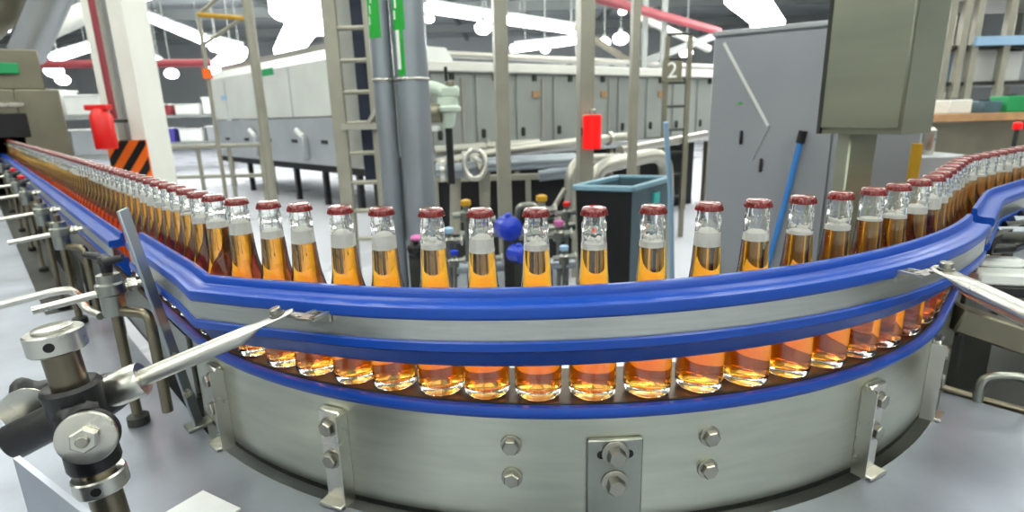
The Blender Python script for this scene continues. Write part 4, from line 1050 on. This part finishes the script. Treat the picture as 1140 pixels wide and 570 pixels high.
# column
cY = 5.6
x0c, x1c = at(90, 0, y=cY).x, at(129, 0, y=cY).x
xc0, xc1 = at(121, 170, y=cY).x, at(170, 170, y=cY).x
xa, xb_ = (x0c+xc0)/2, (x1c+xc1)/2
w_ = xb_-xa
cl = thing('support_column', ((xa+xb_)/2, cY+.2, 0), 'white steel column at left with orange and black hazard stripes near its foot', 'column')
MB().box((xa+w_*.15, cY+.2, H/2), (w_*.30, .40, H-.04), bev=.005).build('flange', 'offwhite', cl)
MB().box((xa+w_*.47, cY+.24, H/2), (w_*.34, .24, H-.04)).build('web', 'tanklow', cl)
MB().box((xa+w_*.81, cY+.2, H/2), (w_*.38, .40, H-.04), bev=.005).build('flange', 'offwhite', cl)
hz0 = at(155, 200, y=cY).z; hz1 = at(150, 156, y=cY).z
hp = MB().box(((xa+xb_)/2, cY-.012, (hz0+hz1)/2-.15), (w_*1.02, .02, hz1-hz0+.3)).build('hazard_panel', 'orange', cl)
# black diagonal bands, clipped to the panel
hx0, hx1, zA, zB = xa-.01*w_, xb_+.01*w_, hz0-.3, hz1
per = .19; sl = 1.25
def clip(poly, f):
    out = []
    for i in range(len(poly)):
        a, b = poly[i], poly[(i+1) % len(poly)]; fa, fb = f(a), f(b)
        if fa >= 0: out.append(a)
        if fa*fb < 0: t_ = fa/(fa-fb); out.append((a[0]+(b[0]-a[0])*t_, a[1]+(b[1]-a[1])*t_))
    return out
for k in range(-8, 12):
    c0_ = hx0+k*per; pg = [(c0_, zA-.2), (c0_+per*.48, zA-.2), (c0_+per*.48+(zB-zA+.4)/sl, zB+.2), (c0_+(zB-zA+.4)/sl, zB+.2)]
    for f in (lambda p: p[0]-hx0, lambda p: hx1-p[0], lambda p: p[1]-zA, lambda p: zB-p[1]): pg = clip(pg, f) if len(pg) > 2 else []
    if len(pg) > 2:
        nv = len(pg); vs = [(x, cY-.0235, z) for x, z in pg]+[(x, cY-.0222, z) for x, z in pg]
        MB().add(vs, [tuple(range(nv)), tuple(range(2*nv-1, nv-1, -1))]+[(i, nv+i, nv+(i+1) % nv, (i+1) % nv) for i in range(nv)]).build('black_stripe', 'black', hp, smooth=False)
rx = (at(101, 0, y=5.4).x+at(121, 115, y=5.4).x)/2
tag(MB().lathe([(.028, 1.55), (.028, H-.05)], (rx, 5.42, 0), n=14).build('sprinkler_riser', 'darkred'), 'dark red vertical pipe along the white column', 'pipe')
t = thing('fire_cabinet', at(112, 167, y=5.35), 'bright red fire hose case hanging beside the white column', 'fire equipment')
za, zb3 = at(112, 166, y=5.3).z, at(112, 122, y=5.3).z; xf = at(115, 143, y=5.3).x
MB().lathe([(.085, za), (.092, za+.02), (.092, zb3-.06), (.06, zb3), (.03, zb3+.02)], (xf, 5.3, 0), n=24).build('body', 'red', t)
MB().box((xf-.01, 5.3, zb3+.02), (.22, .08, .05), bev=.01).build('top_valve', 'red', t)
MB().bar((xf, 5.36, za+.25), (xf+.03, 5.6, za+.25), .03, .03).build('wall_bracket', 'darksteel', t)

# clutter beyond, left of the tank: racks with crates
def rack(x, y, w, dpt, levels, label):
    t = thing('storage_rack', (x, y, 0), label, 'rack')
    hgt = levels[-1]+.5
    for sx in (-1, 1):
        for sy in (-1, 1): MB().box((x+sx*w/2, y+sy*dpt/2, hgt/2), (.09, .09, hgt)).build('upright', 'tanklow', t)
    for z in levels: MB().box((x, y, z-.04), (w, dpt, .08)).build('shelf', 'truss', t)
    return t
CR = ['orange', 'white', 'paleblue', 'cardboard', 'white', 'bluepaint', 'tanklow', 'cardboard', 'purple', 'white', 'orange', 'darkred']
CN = {'orange': 'orange', 'white': 'white', 'paleblue': 'pale blue', 'cardboard': 'brown', 'bluepaint': 'blue', 'tanklow': 'grey', 'purple': 'purple', 'darkred': 'dark red'}
def crates(x, y, w, levels, seed, where, grp, hh=.45):
    rnd = random.Random(seed)
    for li, z in enumerate(levels):
        nn_ = max(2, int(w/.75)); col_used = {}
        for k in range(nn_):
            mt = CR[(seed+k*5+li*3) % len(CR)]; hgt = hh*(.7+.5*rnd.random()); xx = x-w/2+w*(k+.5)/nn_
            t = thing('storage_crate', (xx, y-.1, z), f'{CN[mt]} crate on the {["lower", "middle", "upper"][li]} shelf {where}, {ORD[k]} from the left', 'crate', grp)
            MB().box((xx, y-.1, z+hgt/2+.001), (w/nn_*.8, .7, hgt), bev=.02).build('body', mt, t)
            MB().box((xx, y-.1, z+hgt+.01), (w/nn_*.84, .74, .03)).build('lid', 'label_white' if k % 2 else mt, t)
xq = at(200, 120, y=19).x
rack(xq, 19, 3.6, 1.0, [.9, 1.75], 'distant storage rack between the white column and the pale tank')
crates(xq, 19, 3.6, [.9, 1.75], 3, 'between column and tank', 'crates on the rack between column and tank')
xq = at(85, 120, y=12).x
rack(xq, 12, 2.0, .9, [.9, 1.7], 'storage rack between the far left machine and the white column')
crates(xq, 12, 2.0, [.9, 1.7], 1, 'left of the white column', 'crates on the rack left of the column')
for k, (px, y, lab) in enumerate(((190, 9.5, 'grey handrail fence before the distant crates, left of the tank'),)):
    a, b = at(150, 165, y=8.5), at(290, 168, y=8.5); t = thing('handrail', (a.x, 8.5, 0), lab, 'handrail')
    za_ = a.z
    for q in range(2): MB().tube([(a.x, 8.5, za_-.45*q), (b.x, 8.5, za_-.45*q)], .03, 10).build('rail', 'postgrey', t)
    for q in range(5): xx = a.x+(b.x-a.x)*q/4; MB().lathe([(.03, 0), (.03, za_)], (xx, 8.5, 0), n=10).build('upright', 'postgrey', t)

# ------------------------------------------------------------------ roof: beams, red pipes, lamps that show in the picture
def beam(p, q, w, h, label, mt='truss', grp='roof beams'):
    t = MB().bar(p, q, w, h); o = t.build('roof_beam', mt, smooth=False); tag(o, label, 'beam', grp); return o
for k, y in enumerate((24, 31, 38)):
    beam((X0+.3, y, 6.9), (X1-.3, y, 6.9), .25, .5, f'{["nearest", "middle", "farthest"][k]} grey roof beam spanning the hall')
for k, x in enumerate((-22, -12, -3, 6, 15, 24)):
    beam((x, 22, 7.2), (x, 45.5, 7.2), .2, .3, f'lengthwise roof beam, {ORD[k]} from the left wall of the hall')
a, b = at(655, -5, y=9), at(800, 35, y=11.5)
tag(MB().tube([a, b], .075, 14).build('ceiling_pipe', 'darkred'), 'dark red sprinkler pipe slanting under the roof right of the middle posts', 'pipe')
a, b = at(40, 72, y=13), at(235, 70, y=14)
tag(MB().tube([a, b], .09, 14).build('ceiling_pipe', 'darkred'), 'dark red sprinkler pipe running level behind the white column', 'pipe')
a, b = at(490, 60, y=10.8), at(800, 75, y=13)
tag(MB().tube([a, b], .06, 12).build('ceiling_service_pipe', 'whitepipe'), 'pale service pipe under the roof above the panelled machine', 'pipe')
for k, (xa_, ya_, xb2, yb2, D) in enumerate(((700, 75, 795, 40, 11), (715, 20, 790, 55, 12), (560, 62, 700, 75, 12), (640, 30, 700, 68, 13))):
    tag(MB().bar(at(xa_, ya_, y=D), at(xb2, yb2, y=D+1.0), .1, .12).build('gantry_beam', ['truss', 'whitepipe', 'truss', 'hood'][k], smooth=False), ['grey gantry beam rising to the right by the grey cabinet', 'pale gantry beam slanting down left of the grey cabinet', 'long grey gantry beam over the panelled machine', 'brownish gantry beam slanting above the red warning light'][k], 'beam', 'gantry beams')
for k, px in enumerate((718, 739)):
    q = at(px, 40, y=11); t = thing('gantry_post', (q.x, 11, 0), ['gantry post left of the number two ladder', 'gantry post standing right behind the number two ladder'][k], 'post')
    MB().box((q.x, 11, 1.9), (.09, .09, 3.8)).build('upright', 'truss', t); MB().box((q.x, 11, .01), (.3, .3, .02)).build('foot', 'darksteel', t)

def strip_px(a, b, y0, y1, w, label):
    lightbar(at(*a, y=y0), at(*b, y=y1), w, w*.7, label, 'strip lights under the roof', 'lamp')
strip_px((144, 28), (165, 19), 26, 27, .42, 'short white strip light rising right of the column top')
strip_px((166, 19), (234, 47), 27, 22, .42, 'long white strip light slanting down right of the column top')
strip_px((150, 58), (182, 71), 27, 24, .38, 'lower white strip light right of the column')
strip_px((57, 66), (102, 52), 20, 21, .38, 'white strip light left of the column, above the crates')
strip_px((475, 8), (552, 20), 20, 22, .42, 'white strip light above the panelled machine, right of the steel pipes')
strip_px((566, 22), (648, 34), 22, 24, .42, 'white strip light above the panelled machine, between the middle posts')
strip_px((572, 54), (645, 45), 20, 24, .36, 'white strip light slanting behind the red warning light post')
strip_px((826, -8), (861, 29), 8, 13, .45, 'bright white strip light at the top above the grey cabinet')
strip_px((140, 2), (165, -6), 22, 23, .42, 'white strip light at the top edge right of the column')
strip_px((318, 2), (366, 26), 11, 13, .75, 'large bright bar for the skylight glare left of the ladder top')  # from here on, glowing bars put in place of skylight glare
strip_px((336, 30), (318, 60), 12, 15, .55, 'slanting bright bar for the skylight glare left of the ladder')
strip_px((236, 50), (272, 59), 15, 15, .42, 'bright bar for the skylight glare left of the slim pole')
strip_px((262, 60), (241, 77), 15, 18, .45, 'slanting bright bar for the skylight glare under the pipe frame, left of the slim pole')
for k, (px, py, D, w, lab) in enumerate(((5, 32, 16, 10, 'round lamp at the far left edge under the ducts'), (60, 79, 20, 17, 'upper round lamp of the pair left of the column'), (70, 89, 21, 13, 'lower round lamp of the pair left of the column'), (191, 82, 20, 13, 'round lamp hanging right of the column, over the crates'), (478, 21, 18, 10, 'small round lamp right beside the wide steel pipe'), (538, 31, 18, 17, 'round lamp left of the middle post'), (607, 55, 22, 10, 'small round lamp right of the middle post'), (641, 69, 22, 8, 'tiny round lamp over the panelled machine, by the red light post'), (673, 47, 20, 12, 'round lamp right of the red light post'), (691, 43, 24, 16, 'wide round lamp left of the thin post'), (693, 13, 20, 8, 'small round lamp at the top by the thin post'), (764, 59, 18, 13, 'round lamp left of the grey cabinet'), (842, 27, 12, 12, 'small round lamp at the cabinet top edge'))):
    c = at(px, py, y=D); r = w*D*1.03/FPX/2
    t = thing('pendant_lamp', c, lab, 'lamp', 'round lamps under the roof')
    MB().sphere(c, r, 16, (1, 1, .75)).build('globe', 'lamp', t)
    MB().lathe([(r*.45, r*.6), (r*.3, r*1.2), (.02, r*1.3), (.02, H-c.z-.002)], c, n=14).build('fitting', 'truss', t)
